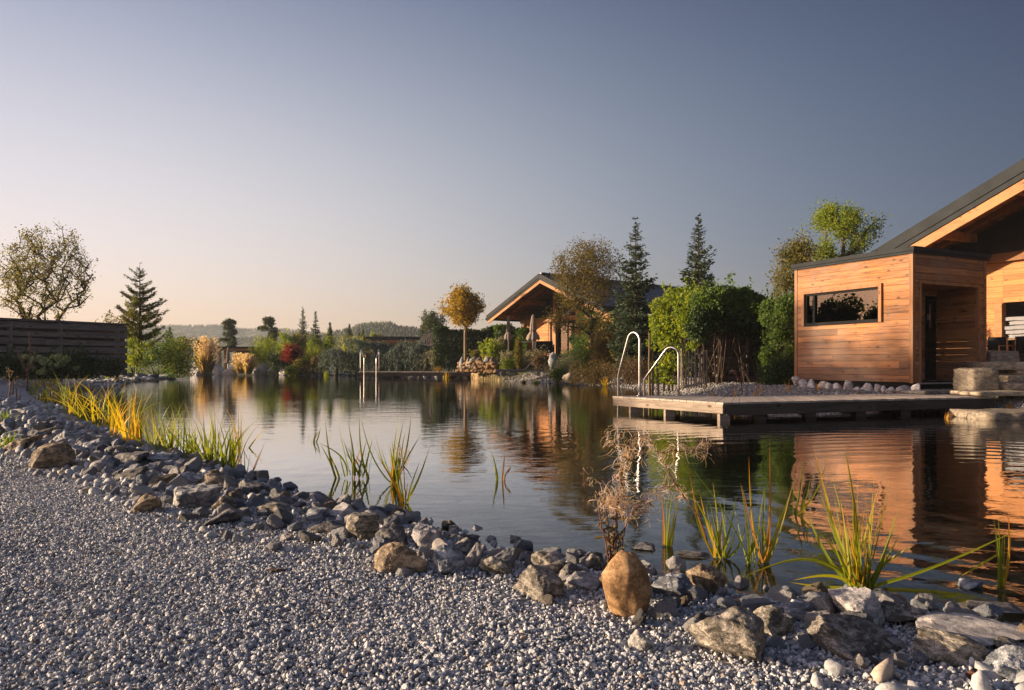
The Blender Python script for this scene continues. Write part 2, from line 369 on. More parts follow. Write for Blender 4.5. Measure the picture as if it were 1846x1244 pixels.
def mat_water():
    m, t, b, out = newmat('pond_water'); t.nodes.remove(b)
    co = t.nodes.new('ShaderNodeTexCoord').outputs['Object']
    def mp(s, rot=0):
        q = t.nodes.new('ShaderNodeMapping'); q.inputs['Scale'].default_value = s; q.inputs['Rotation'].default_value = (0, 0, rot); t.links.new(co, q.inputs[0]); return q.outputs[0]
    small = noise(t, mp((1, 1.7, 1)), 7.0, 3, .55, .4)
    mid = noise(t, mp((.6, 1.5, 1), .2), 2.2, 3, .5, .3)
    zone = ramp(t, noise(t, mp((.35, .5, 1)), .5, 2), [(.38, (.25,)*3), (.62, (1, 1, 1))])
    # rings spreading from a stir in the right-hand half of the pond
    dx = t.nodes.new('ShaderNodeVectorMath'); dx.operation = 'SUBTRACT'; dx.inputs[1].default_value = (4.2, 5.2, 0)
    wob = t.nodes.new('ShaderNodeVectorMath'); wob.operation = 'ADD'
    nv = t.nodes.new('ShaderNodeTexNoise'); nv.inputs['Scale'].default_value = .7; t.links.new(co, nv.inputs['Vector'])
    sc = t.nodes.new('ShaderNodeVectorMath'); sc.operation = 'SCALE'; sc.inputs['Scale'].default_value = .8; t.links.new(nv.outputs['Color'], sc.inputs[0])
    t.links.new(co, wob.inputs[0]); t.links.new(sc.outputs[0], wob.inputs[1]); t.links.new(wob.outputs[0], dx.inputs[0])
    ln = t.nodes.new('ShaderNodeVectorMath'); ln.operation = 'LENGTH'; t.links.new(dx.outputs[0], ln.inputs[0]); d = ln.outputs['Value']
    ring = math_(t, 'SINE', math_(t, 'MULTIPLY', d, 2 * math.pi / .30))
    env = ramp(t, math_(t, 'DIVIDE', d, 8.0), [(.0, (.2,)*3), (.25, (1, 1, 1)), (.6, (.55,)*3), (.95, (0, 0, 0))])
    ring = math_(t, 'MULTIPLY', ring, env)
    nn = bump(t, math_(t, 'MULTIPLY', small, zone), .0017)
    nn = bump(t, mid, .0032, 1, nn); nn = bump(t, ring, .0007, 1, nn)
    fr = t.nodes.new('ShaderNodeFresnel'); fr.inputs[0].default_value = 1.333; t.links.new(nn, fr.inputs['Normal'])
    gl = t.nodes.new('ShaderNodeBsdfGlossy'); gl.inputs['Roughness'].default_value = .012; t.links.new(nn, gl.inputs['Normal'])
    tr = t.nodes.new('ShaderNodeBsdfTransparent'); tr.inputs[0].default_value = (.90, .88, .78, 1)
    mx = t.nodes.new('ShaderNodeMixShader'); t.links.new(math_(t, 'MULTIPLY', math_(t, 'POWER', fr.outputs[0], 1.5), 3.4, True), mx.inputs[0])
    t.links.new(tr.outputs[0], mx.inputs[1]); t.links.new(gl.outputs[0], mx.inputs[2]); t.links.new(mx.outputs[0], out.inputs[0])
    return m
M['water'] = mat_water()
# plants ---------------------------------------------------------------
L = mat_leaf
M['l_green'] = L('leaf_green', [(0, (0.045, 0.090, 0.021)), (.5, (0.090, 0.164, 0.036)), (1, (0.181, 0.254, 0.054))])
M['l_olive'] = L('leaf_olive', [(0, (0.073, 0.081, 0.021)), (.5, (0.154, 0.154, 0.040)), (1, (0.290, 0.236, 0.064))])
M['l_dark'] = L('leaf_dark', [(0, (0.021, 0.045, 0.015)), (.6, (0.045, 0.083, 0.027)), (1, (0.090, 0.128, 0.033))], .3)
M['l_lime'] = L('leaf_lime', [(0, (0.093, 0.155, 0.019)), (.5, (0.201, 0.279, 0.031)), (1, (0.404, 0.435, 0.046))], .5)
M['l_gold'] = L('leaf_gold', [(0, (0.110, 0.110, 0.017)), (.35, (0.264, 0.209, 0.024)), (.7, (0.506, 0.330, 0.033)), (1, (0.660, 0.440, 0.044))], .45)
M['l_spruce'] = L('needles_spruce', [(0, (.022, .042, .026)), (.5, (.05, .078, .05)), (1, (.10, .135, .09))], .2)
M['l_bronze'] = L('leaf_bronze', [(0, (.06, .055, .015)), (.5, (.13, .11, .025)), (1, (.24, .17, .035))], .45)
M['l_rust'] = L('leaf_rust', [(0, (0.065, 0.046, 0.019)), (.4, (0.143, 0.085, 0.033)), (.7, (0.130, 0.124, 0.036)), (1, (0.260, 0.156, 0.058))], .35)
M['l_red'] = L('leaf_red', [(0, (.07, .010, .008)), (.5, (.20, .025, .018)), (1, (.38, .06, .035))], .4)
M['l_pine'] = L('needles_green', [(0, (0.029, 0.051, 0.020)), (.5, (0.058, 0.087, 0.032)), (1, (0.116, 0.138, 0.046))], .25)
M['l_blue'] = L('needles_blue', [(0, (0.043, 0.072, 0.065)), (.5, (0.087, 0.131, 0.123)), (1, (0.160, 0.203, 0.189))], .2)
M['l_larch'] = L('needles_larch', [(0, (0.073, 0.092, 0.022)), (.5, (0.163, 0.182, 0.036)), (1, (0.311, 0.292, 0.063))], .35)
M['l_silver'] = L('leaf_silver', [(0, (0.124, 0.138, 0.103)), (.5, (0.235, 0.235, 0.166)), (1, (0.359, 0.331, 0.248))], .3)
M['l_reed'] = L('reed_blade', [(0, (.10, .16, .02)), (.45, (.22, .27, .03)), (.75, (.40, .36, .04)), (.9, (.50, .27, .03)), (1, (.36, .14, .03))], .5, .4)
M['l_reedy'] = L('reed_blade_yellow', [(0, (.20, .22, .02)), (.4, (.42, .34, .03)), (.8, (.55, .33, .03)), (1, (.45, .18, .03))], .55, .4)
M['l_plume'] = L('grass_plume', [(0, (.48, .36, .29)), (.5, (.64, .52, .45)), (1, (.78, .68, .62))], .45)
M['l_straw'] = L('dry_straw', [(0, (.24, .17, .08)), (.5, (.38, .29, .15)), (1, (.52, .42, .25))], .45)
M['l_fluff'] = L('seed_fluff', [(0, (.40, .26, .19)), (.5, (.58, .44, .37)), (1, (.74, .64, .58))], .4)
M['l_mauve'] = L('heather_flower', [(0, (.09, .055, .03)), (.4, (.15, .09, .055)), (.7, (.11, .10, .04)), (1, (.24, .15, .11))], .35)
M['l_cream'] = L('hydrangea_petal', [(0, (.34, .40, .17)), (.5, (.50, .56, .28)), (1, (.66, .70, .42))], .3)
M['flower'] = L('pale_petal', [(0, (.6, .5, .4)), (1, (.8, .75, .65))], .3)
M['bark'] = mat_plain('bark', (.10, .07, .05), .9, 0, 14, .45, .2, 30, .01)
M['bark_tan'] = mat_plain('smooth_bark', (.22, .16, .10), .85, 0, 10, .3, .2, 20, .004)
M['stem_red'] = mat_plain('reddish_stem', (.14, .045, .03), .7, 0, 40, .4)
# ------------------------------------------------------------------ the pond outline (plan, metres), near shore first, left to right
def wl(px, py, z=0.0):
    Y = (EYE - z) * FPX / (py - HY); return (X(px, Y), Y)
NEAR = [wl(100, 735), wl(165, 772), wl(230, 803), wl(290, 822), wl(350, 838), wl(420, 860), wl(485, 888), wl(545, 912), wl(640, 925),
        wl(700, 948), wl(760, 962), wl(820, 968), wl(880, 995), wl(940, 1022), wl(1010, 1018), wl(1060, 1024), wl(1120, 1040), wl(1180, 1036),
        wl(1240, 1056), wl(1330, 1078), wl(1430, 1092), wl(1520, 1102), wl(1600, 1105), wl(1700, 1118), wl(1800, 1142)]
SHORE = NEAR + [(2.2, 1.95), (3.4, 1.9), (5.2, 2.2), (7.2, 3.4), (8.7, 6.0), (9.0, 9.0), (8.55, 10.9), (8.15, 12.2), (7.2, 12.9), (5.6, 13.3),
        (4.75, 14.2), (4.3, 16.2), (4.5, 18.8), (4.4, 22.5), (3.9, 27.0), (2.6, 30.0), (.9, 31.0), (-.7, 34.5), (-1.8, 38.0), (-2.4, 42.0),
        (-5.5, 47.0), (-10.5, 50.5), (-17, 53.5), (-23.5, 52), (-23.0, 45), (-20.8, 39.0), (-18.3, 33.5), (-17.3, 29.0), (-15.6, 24.0), (-12.2, 18.0)]
SH = np.array(SHORE)
def inside(P, poly):
    x, y = P[:, 0], P[:, 1]; r = np.zeros(len(P), bool); n = len(poly)
    for i in range(n):
        x1, y1 = poly[i]; x2, y2 = poly[(i + 1) % n]
        c = ((y1 > y) != (y2 > y)); xx = (x2 - x1) * (y - y1) / ((y2 - y1) or 1e-9) + x1
        r ^= c & (x < xx)
    return r
def segdist(P, poly, closed=True):
    d = np.full(len(P), 1e9); n = len(poly)
    for i in range(n if closed else n - 1):
        a = np.array(poly[i]); b = np.array(poly[(i + 1) % n]); ab = b - a
        t = np.clip(((P - a) @ ab) / (ab @ ab), 0, 1); d = np.minimum(d, np.linalg.norm(P - (a + t[:, None] * ab), axis=1))
    return d
def sdist(P):           # positive on land
    P = np.asarray(P, float).reshape(-1, 2); d = segdist(P, SH); return np.where(inside(P, SH), -d, d)
def vn(x, y, f, seed=0):   # cheap smooth value noise
    x = np.asarray(x) * f + seed * 17.3; y = np.asarray(y) * f - seed * 9.1
    i = np.floor(x); j = np.floor(y); u = smooth01(x - i); v = smooth01(y - j)
    h = lambda a, b: np.modf(np.abs(np.sin(a * 127.1 + b * 311.7) * 43758.5453))[0]
    return (h(i, j)*(1-u)+h(i+1, j)*u)*(1-v) + (h(i, j+1)*(1-u)+h(i+1, j+1)*u)*v
def GZ(x, y):
    x = np.atleast_1d(np.asarray(x, float)); y = np.atleast_1d(np.asarray(y, float)); s = x.shape; x = x.ravel(); y = y.ravel()
    d = sdist(np.stack([x, y], 1)); far = smooth01((y - 5) / 6)
    Lv = .10 + .20 * far
    wd = .40 + 1.1 * far
    Lv = Lv - .16 * smooth01((y - 42) / 3) * smooth01((-3 - x) / 2)
    up = Lv * smooth01((d + .05) / wd) + .012 * (vn(x, y, 2.3, 1) - .5) * (d > 0) + .03 * (vn(x, y, .5, 2) - .5) * np.clip(d, 0, 1)
    # planted bank in front of the timber house, rising to its terrace
    t = smooth01((y - 33.2) / 3.5) * smooth01((x + 4.0) / 1.2)
    up = up + .95 * t + .35 * smooth01((y - 26.5) / 4) * smooth01((x - 3.9) / 1.5) * (1 - t)
    up = up + .3 * smooth01((y - 15.5) / 3) * smooth01((x - 8.8) / 1.5) * (y < 40)
    up = up - 6 * smooth01((y - 110) / 400)                       # the land falls away behind the garden
    dn = -.11 * smooth01(-d / .6) - .22 * smooth01((-d - .4) / 2.6) - (1.1 - .95 * smooth01((x - .2) / 2.5) * smooth01((11.5 - y) / 3)) * smooth01((-d - 2.4) / 4) + .03 * (vn(x, y, 3, 5) - .5)
    return np.where(d > 0, up, dn).reshape(s)
def gz(x, y): return float(GZ(x, y)[0])
def axis(c0, near, step, far, growth):
    a = list(np.arange(c0 - near, c0 + near + 1e-6, step)); s = step
    while a[-1] < far: s *= growth; a.append(a[-1] + s)
    s = step
    while a[0] > -far: s *= growth; a.insert(0, a[0] - s)
    return np.array(a)
gx_ = axis(0, 5.5, .06, 3000, 1.09)
gy_ = [-30, -10, -4, -1, 0, .6]; yy = .9
while yy < 3200: gy_.append(yy); yy += max(.05, .011 * yy)
gy_ = np.array(gy_)
GXm, GYm = np.meshgrid(gx_, gy_)
Zm = GZ(GXm, GYm); DD = sdist(np.stack([GXm.ravel(), GYm.ravel()], 1)).reshape(GXm.shape)
nx, ny = len(gx_), len(gy_)
i, j = np.meshgrid(np.arange(nx - 1), np.arange(ny - 1)); b0 = (j * nx + i).ravel()
F = np.stack([b0, b0 + 1, b0 + nx + 1, b0 + nx], 1)
g = MB(); g.add(np.stack([GXm, GYm, Zm], -1).reshape(-1, 3), F); ground = g.build('ground', M['g_gravel'], smooth=True)
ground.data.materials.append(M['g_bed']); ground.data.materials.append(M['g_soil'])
fc = np.stack([GXm, GYm, DD], -1).reshape(-1, 3)[F].mean(1)
mi = np.zeros(len(F), np.int32); mi[fc[:, 2] < 0] = 1
soil = (fc[:, 2] > 0) & ((fc[:, 1] > 46) | ((fc[:, 1] > 33.5) & (fc[:, 0] > -3.4)) | ((fc[:, 0] < -12) & (fc[:, 1] > 25) & (fc[:, 2] > .8))
     | ((fc[:, 0] > 3.5) & (fc[:, 1] > 26.5)) | ((fc[:, 0] > 6) & (fc[:, 1] > 19)) | (fc[:, 1] > 60) | (fc[:, 0] < -26))
mi[soil] = 2
ground.data.polygons.foreach_set('material_index', mi); tag(ground, 'grey gravel path, pond bed and planted soil of the garden', kind='structure')

# water: one sheet a little larger than the pond, the banks cover its edge
c = SH.mean(0); wb = MB(); n = len(SH)
nrm = []
for k in range(n):
    a = SH[k - 1]; b = SH[(k + 1) % n]; t_ = (b - a) / np.linalg.norm(b - a); nrm.append((t_[1], -t_[0]))
ring = SH + np.array(nrm) * .35
bm = bmesh.new(); vs = [bm.verts.new((p[0], p[1], 0)) for p in ring]; f = bm.faces.new(vs); bmesh.ops.triangulate(bm, faces=[f])
for f in bm.faces:
    if f.normal.z < 0: f.normal_flip()
me = bpy.data.meshes.new('pond_water'); bm.to_mesh(me); bm.free(); me.materials.append(M['water'])
water = bpy.data.objects.new('pond_water', me); COL.objects.link(water); tag(water, 'still dark pond water mirroring the sky', kind='structure')

# ------------------------------------------------------------------ distant hills
def hill(name, label, pts, D0, depth, mat, treeh, nt_, seed, zbase=-8):
    """wooded ridge: crest given as (px, py) seen at distance D0; falls to zbase in front and behind"""
    xs = np.linspace(pts[0][0], pts[-1][0], 240); py = np.interp(xs, [p[0] for p in pts], [p[1] for p in pts])
    cx = X(xs, D0); cz = Z(py, D0); r = rng(seed); cz = cz + (vn(cx, cx * 0, 8 / D0 * 4, seed) - .5) * D0 * .004
    prof = np.linspace(-1, 1, 25); V = []
    for p in prof:
        h = (np.cos(p * np.pi) * .5 + .5) ** .8; y = D0 + p * depth + (0 if p <= 0 else 0)
        V.append(np.stack([cx * (1 + p * depth / D0 * .6), np.full_like(cx, y), zbase + (cz - treeh * .75 - zbase) * h + (vn(cx, cx*0 + y, 20 / D0, seed + 3) - .5) * D0 * .008 * (h < .98)], -1))
    V = np.array(V); m = len(xs); i, j = np.meshgrid(np.arange(m - 1), np.arange(len(prof) - 1)); b = (j * m + i).ravel()
    o = MB().add(V.reshape(-1, 3), np.stack([b, b + 1, b + m + 1, b + m], 1)).build(name, mat, smooth=True); tag(o, label, kind='structure')
    # the wood on it: cones and round crowns, one mass
    t = MB(); k = r.integers(0, m, nt_); q = -np.abs(r.normal(0, .35, nt_)).clip(0, .95); q[: nt_ // 3] *= .12
    x = np.interp(k + r.random(nt_), np.arange(m), cx); hh = (np.cos(q * np.pi) * .5 + .5) ** .8
    cc = np.interp(x, cx, cz); z = zbase + (cc - treeh * .75 - zbase) * hh; y = D0 + q * depth; x = x * (1 + q * depth / D0 * .6)
    th = treeh * r.uniform(.55, 1.15, nt_); rr = th * r.uniform(.16, .32, nt_); an = np.arange(5) / 5 * 2 * np.pi
    cone = r.random(nt_) < .75
    P = []; Fs = []
    for e, (fz, fr) in enumerate(((0, .9), (.45, 1.0), (.8, .5))):
        rad = np.where(cone, (1 - fz) , fr) * rr
        P.append(np.stack([x[:, None] + rad[:, None] * np.cos(an + e), y[:, None] + rad[:, None] * np.sin(an + e), np.broadcast_to((z + fz * th - th * .1)[:, None], (nt_, 5))], -1))
    P = np.concatenate(P + [np.stack([x, y, z + th * .92], -1)[:, None]], 1)
    b = np.arange(nt_)[:, None] * 16; jj = np.arange(5)[None]; kk = (jj + 1) % 5
    t.add(P.reshape(-1, 3), np.concatenate([np.stack([b + s*5 + jj, b + s*5 + kk, b + s*5 + 5 + kk, b + s*5 + 5 + jj], -1).reshape(-1, 4) for s in (0, 1)]), np.repeat(r.random(nt_), 16))
    t.F.append(np.stack([b + 10 + jj, b + 10 + kk, b + 15 + 0 * jj], -1).reshape(-1, 3))
    o2 = t.build('distant_wood', M['l_pine']); tag(o2, 'distant wood covering the ' + name.replace('_', ' '), 'wood', kind='stuff')
hill('hills', 'long wooded ridge on the horizon at the left', [(-500, 606), (-200, 600), (100, 594), (230, 589), (270, 586), (330, 585), (385, 586), (440, 590), (520, 592), (620, 602), (800, 606), (1300, 600), (2200, 600)], 720, 190, M['forest'], 3.2, 9000, 3, -10)
hill('nearer_hills', 'lower wooded slope in front of the ridge', [(-500, 622), (200, 615), (330, 613), (420, 611), (480, 606), (600, 604), (700, 606), (900, 606), (1500, 612), (2200, 620)], 420, 110, M['forest'], 3.5, 7000, 4, -9)
hill('wooded_hill', 'rounded hill with spruce wood left of the golden tree', [(540, 612), (590, 603), (625, 597), (650, 587), (675, 583), (705, 583), (720, 589), (760, 592), (800, 596), (900, 600), (1000, 612)], 300, 70, M['forest'], 4.5, 3600, 5, -8)
# ------------------------------------------------------------------ timber houses
def slopebox(mb, side, xa, xb, y0, y1, t0, t1, zap, tan, a=.5):
    """slab following a roof slope: lateral xa..xb (>=0), side -1/+1, vertical offsets t0..t1 from the reference plane"""
    za, zb = zap - xa * tan, zap - xb * tan; p, q = side * xa, side * xb
    if p > q: p, q, za, zb = q, p, zb, za
    mb.hexa([(p, y0, za+t0), (q, y0, zb+t0), (q, y1, zb+t0), (p, y1, za+t0), (p, y0, za+t1), (q, y0, zb+t1), (q, y1, zb+t1), (p, y1, za+t1)], a)
def planks(mb, x0, x1, z0, z1, y0, y1, h=.145, seed=1, gap=.006, L_=3.2):
    r = rng(seed); z = z0
    while z < z1 - .01:
        zt = min(z + h, z1); x = x0 - r.random() * L_ * .6
        while x < x1:
            xe = min(x + L_ * r.uniform(.7, 1.2), x1); xs = max(x, x0)
            if xe > xs: mb.box((xs, y0 - r.random()*.004, z + gap), (xe - .003, y1, zt), r.random())
            x = xe
        z = zt
def tiled_slope(mb, side, x0, x1, y0, y1, zap, tan, seed, row=.30, wd=.22):
    """overlapping slates as a real stepped surface, one mesh"""
    r = rng(seed); n = int((x1 - x0) / row) + 1
    for k in range(n):
        xa = x0 + k * row; xb = min(xa + row * 1.05, x1); y = y0 - (wd / 2 if k % 2 else 0)
        while y < y1:
            ya, yb = max(y, y0), min(y + wd, y1)
            if yb > ya:
                jx = r.uniform(-.004, .004)
                slopebox(mb, side, xa, xb, ya + .004, yb - .004, .0 , .0 + .022 + jx, zap + .0, tan, r.random())
                # raise the tail of the slate so the rows step
                V = mb.V[-1]; low = V[:, 0] * side > (xa + xb) / 2 - 1e-6; V[low, 2] += .028
            y += wd
def gable_house(name, label, loc, rz, zap, zeave, hwL, hwR, length, over, wallL, wallR, opts):
    """local x across the gable, local y into the house, origin under the verge apex; z is world height"""
    tan = (zap - zeave) / max(hwL, hwR); T = empty(name, loc, rz, label, 'house')
    rf = MB()
    for sd, hw in ((-1, hwL), (1, hwR)):
        slopebox(rf, sd, 0, hw, -.03, length, -.10, -.03, zap, tan, .5)
    roof = rf.build('roof', M['darkmetal'], T)
    ts = MB()
    for sd, hw in ((-1, hwL), (1, hwR)):
        if sd in opts.get('tiles', (-1, 1)): tiled_slope(ts, sd, .05, hw, 0, length, zap - .028, tan, 5 + sd)
        else: slopebox(ts, sd, 0.02, hw, 0, length, -.028, .0, zap, tan, .5)
    ts.build('roof_tiles', M['slate'], roof)
    rt = MB(); y = -.02
    while y < length: rt.sweep([(0, y, zap + .03), (0, min(y + .36, length), zap + .045)], [.085, .1], 8, .4); y += .33
    rt.build('ridge_tiles', M['slate'], roof)
    fl = MB(); k = opts.get('fs', 1.0)
    for sd, hw in ((-1, hwL), (1, hwR)):
        slopebox(fl, sd, 0, hw + .03, -.14, -.05, -.19 * k, .05, zap, tan, .5)
        slopebox(fl, sd, 0, hw + .01, -.11, -.035, -.30 * k, -.194 * k, zap, tan, .4)
        slopebox(fl, sd, hw + .012, hw + .12, -.14, length, -.20 * k, -.08, zap, tan, .4)
    fl.build('verge_flashing', M['darkmetal'], T)
    for sd, hw in ((-1, hwL), (1, hwR)):
        vb = MB(); slopebox(vb, sd, .002, hw - .05, -.07, -.01, -.30 * k - .20 * k, -.304 * k, zap, tan, .75); vb.build('verge_board', M['beam'], T)
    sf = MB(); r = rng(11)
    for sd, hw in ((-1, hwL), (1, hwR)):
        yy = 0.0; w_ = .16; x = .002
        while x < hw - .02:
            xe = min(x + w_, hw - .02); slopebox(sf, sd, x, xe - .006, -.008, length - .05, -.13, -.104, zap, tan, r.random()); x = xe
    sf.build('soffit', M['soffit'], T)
    for x in opts['purlins']:
        z = zap - abs(x) * tan - .135
        p = MB().box((x - .09, .16, z - .30), (x + .09, over + .3, z - abs(.09 * tan)), .6); p.build('purlin', M['beam'], T)
    for y in opts.get('rafters', ()):
        for sd, hw in ((-1, hwL), (1, hwR)):
            p = MB(); slopebox(p, sd, .1, hw - .12, y, y + .10, -.30, -.135, zap, tan, .3); p.build('rafter', M['soffit'], T)
    return T, tan

# the timber holiday house behind the pond --------------------------------------------
F0 = 1.25
ex = Vector((.628, -.778)); H1 = (1.54, 38.0)
T1, tan1 = gable_house('timber_house', 'timber house with wide overhanging slate gable roof behind the trees', (H1[0], H1[1], 0), math.atan2(ex.y, ex.x),
    5.60, 3.61, 4.66, 4.66, 11.5, 2.0, -3.77, 3.9, dict(purlins=(0, -2.3, 2.3, -4.05, 4.05), rafters=(.75, 1.4), fs=.92))
wy = 2.0
for x in (-3.77, -1.0, .82, 3.4):
    MB().box((x - .13, wy - .14, F0 - .1), (x + .13, wy + .12, 3.16 if abs(x) > 3 else 3.2), .8).build('post', M['beam'], T1)
MB().box((-3.95, wy - .17, 3.20), (3.95, wy + .13, 3.46), .5).build('tie_beam', M['beam'], T1)
for x in (-1.0, .82): MB().box((x - .11, wy - .12, 3.462), (x + .11, wy + .1, 5.38 - abs(x) * tan1 - .25), .4).build('gable_post', M['beam'], T1)
gb = MB(); gb.add([(-3.6, wy + .16, 3.46), (3.6, wy + .16, 3.46), (0, wy + .16, 5.2)], [(0, 1, 2)], .3); gb.build('gable_glazing', M['dark_gable'] if 'dark_gable' in M else M['interior'], T1)
wp = MB(); planks(wp, -3.64, -1.62, F0 - .1, 3.195, wy, wy + .1, .16, 3); wp.build('wall', M['larch_h'], T1)
wp = MB(); planks(wp, .95, 3.27, F0 - .1, 3.195, wy, wy + .1, .16, 4); wp.build('wall', M['larch_h'], T1)
side = MB(); planks(side, 0, 9, F0 - .1, 3.6, 0, .1, .16, 6)
for V in side.V: V[:, [0, 1]] = np.stack([-3.9 + V[:, 1], wy + .14 + V[:, 0]], 1)
side.F = [Fk[:, ::-1] for Fk in side.F]; side.build('wall', M['larch_h'], T1)
s2 = MB(); planks(s2, 0, 9, F0 - .1, 3.4, 0, .1, .16, 7)
for V in s2.V: V[:, [0, 1]] = np.stack([3.9 - V[:, 1], wy + .14 + V[:, 0]], 1)
s2.build('wall', M['larch_h'], T1)
MB().box((-1.62, wy + .02, F0 - .1), (-1.50, wy + .1, 3.19), .4).build('door_post', M['beam'], T1)
dr = MB().box((-1.50, wy + .10, F0), (-1.13, wy + .15, 3.15), .4).build('door', M['black'], T1)
MB().box((-1.46, wy + .085, F0 + .1), (-1.17, wy + .097, 3.05)).build('pane', M['glass'], dr)
MB().box((-1.24, wy + .03, F0 + .95), (-1.21, wy + .08, F0 + 1.25)).build('handle', M['steel'], dr)
wn = MB()
for x0, x1 in ((-.86, -.80), (-.1, -.04), (.62, .69)): wn.box((x0, wy + .04, F0 + .05), (x1, wy + .12, 3.15))
wn.box((-.80, wy + .04, F0 + .05), (-.1, wy + .12, F0 + .12)); wn.box((-.80, wy + .04, 3.08), (-.1, wy + .12, 3.15)); wn.box((-.04, wy + .04, F0 + .05), (.62, wy + .12, F0 + .12)); wn.box((-.04, wy + .04, 3.08), (.62, wy + .12, 3.15))
wn = wn.build('window', M['darkmetal'], T1)
MB().box((-.82, wy + .075, F0 + .12), (.64, wy + .082, 3.08)).build('pane', M['glass'], wn)
cu = MB()
for a0, a1 in ((-.5, -.14), (.05, .5)):
    P = [(x, wy + .25 + .025 * math.sin(x * 60), z) for z in (F0 + .1, 3.1) for x in np.linspace(a0, a1, 30)]
    cu.add(P, [(i, i + 1, i + 31, i + 30) for i in range(29)])
cu.build('curtain', M['curtain'], wn)
MB().box((-3.6, wy + 1.6, F0), (3.8, wy + 1.7, 4.5)).build('back_wall', M['interior'], T1)

# the big timber lodge at the right -------------------------------------------------
H2d = Vector((.447, -.895)); v0 = Vector((11.29, 22.0)); ap = v0 + H2d * 5.6; tan2 = 1.72 / 4.19
zap2 = 4.29 + 5.6 * tan2
T2, _ = gable_house('timber_lodge', 'large timber lodge with steep dark metal roof edge and deep eaves at the right edge', (ap.x, ap.y, 0), math.atan2(H2d.y, H2d.x),
    zap2, zap2 - 6.6 * tan2, 6.6, 6.6, 16, 2.2, -5, 5, dict(purlins=(0, -1.9, 1.9, -4.0, 4.0, -5.9, 5.9), rafters=(.9, 1.6), fs=1.45, tiles=()))
F2 = .72; wy = 2.2
wp = MB(); planks(wp, -5.7, -3.12, F2 - .5, 3.80, wy, wy + .12, .16, 13); wp.build('wall', M['larch_h'], T2)
wp = MB(); planks(wp, -3.12, 5.7, 2.62, 3.80, wy, wy + .12, .16, 14); wp.build('wall', M['larch_h'], T2)
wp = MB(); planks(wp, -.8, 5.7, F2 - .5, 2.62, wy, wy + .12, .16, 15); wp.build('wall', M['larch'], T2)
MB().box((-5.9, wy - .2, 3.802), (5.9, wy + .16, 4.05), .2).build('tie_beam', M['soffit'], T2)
gb = MB(); gb.add([(-5.7, wy + .1, 4.05), (5.7, wy + .1, 4.05), (0, wy + .1, zap2 - .25)], [(0, 1, 2)], .1); gb.build('gable_wall', M['interior'], T2)  # deep shade under the eaves painted as a near-black wall
for x in (-3.2, -.9): MB().box((x - .1, wy - .12, F2 - .3), (x + .1, wy + .1, 2.60), .4).build('post', M['beam'], T2)
MB().box((-3.6, wy + 2.2, 0), (0, wy + 2.3, 3.6)).build('back_wall', M['interior'], T2)
sb = MB(); planks(sb, 0, 12, F2 - .5, 4.0, 0, .12, .16, 17)
for V in sb.V: V[:, [0, 1]] = np.stack([-5.85 + V[:, 1], wy + .13 + V[:, 0]], 1)
sb.F = [Fk[:, ::-1] for Fk in sb.F]; sb.build('wall', M['larch'], T2)
def lodge(x, y): # local to world
    c_, s_ = H2d.x, H2d.y; return ap.x + c_ * x - s_ * y, ap.y + s_ * x + c_ * y

# ------------------------------------------------------------------ the small sauna cabin
C0 = (7.90, 14.0); d2 = Vector((.896, .444)); ZB, ZT = .467, 3.07
cab = empty('sauna_cabin', (C0[0], C0[1], 0), math.atan2(d2.y, d2.x), 'small flat roofed larch cabin with a long low window beside the pond', 'cabin')
# local x along the door face (0..2.4), local y back along the window face (0..2.89)
LX, LY = 2.40, 2.89
def to_left(mb):           # planks drawn on the door plane, turned onto the window face
    for V in mb.V: V[:, [0, 1]] = np.stack([V[:, 1], LY - V[:, 0]], 1)
    return mb
fl = MB()
for (xa, xb, za, zb, sd_) in ((.09, LY - 0, ZB, 1.66, 21), (.09, .06 + .32 - .0, 1.66, 2.50, 22), (LY - .66, LY - .0, 1.66, 2.50, 23), (.09, LY - 0, 2.50, ZT, 24)):
    pass
t0, t1 = LY - 2.60, LY - .72            # window opening in plank coordinates (from the far end)
planks(fl, .07, LY - .07, ZB, 1.72, 0, .05, .142, 21); planks(fl, .07, t0, 1.72, 2.43, 0, .05, .142, 22)
planks(fl, t1, LY - .07, 1.72, 2.43, 0, .05, .142, 23); planks(fl, .07, LY - .07, 2.43, ZT, 0, .05, .142, 24)
to_left(fl).build('window_wall', M['larch'], cab)
ff = MB(); o0, o1, oz = .25, 2.12, 2.44; DEP = .88
planks(ff, .07, o0 - .06, ZB, oz + .07, 0, .05, .142, 31); planks(ff, o1 + .06, LX - .07, ZB, oz + .07, 0, .05, .142, 32)
planks(ff, .07, LX - .07, oz + .07, ZT, 0, .05, .142, 33); ff.build('door_wall', M['larch'], cab)
bk = MB(); planks(bk, .0, LX, ZB, ZT, LY - .05, LY, .142, 34); bk.build('rear_wall', M['larch'], cab)
sr = MB(); planks(sr, 0, LY, ZB, ZT, 0, .05, .142, 35)
for V in sr.V: V[:, [0, 1]] = np.stack([LX - V[:, 1], V[:, 0]], 1)
sr.F = [Fk for Fk in sr.F]; sr.build('side_wall', M['larch'], cab)
for x, y in ((-.012, -.012), (LX - .068, -.012), (-.012, LY - .068)): MB().box((x, y, ZB - .01), (x + .08, y + .08, ZT), .6).build('corner_board', M['larch_v'], cab)
MB().box((.06, .06, .18), (LX - .06, LY - .06, ZB - .004)).build('plinth', M['black'], cab)
rf = MB().box((-.07, -.07, ZT + .002), (LX + .07, LY + .07, ZT + .085)); rf.box((-.045, -.045, ZT - .05), (LX + .045, -.022, ZT)); rf.box((-.045, -.02, ZT - .05), (-.022, LY + .03, ZT))
rf.build('roof', M['darkmetal'], cab)
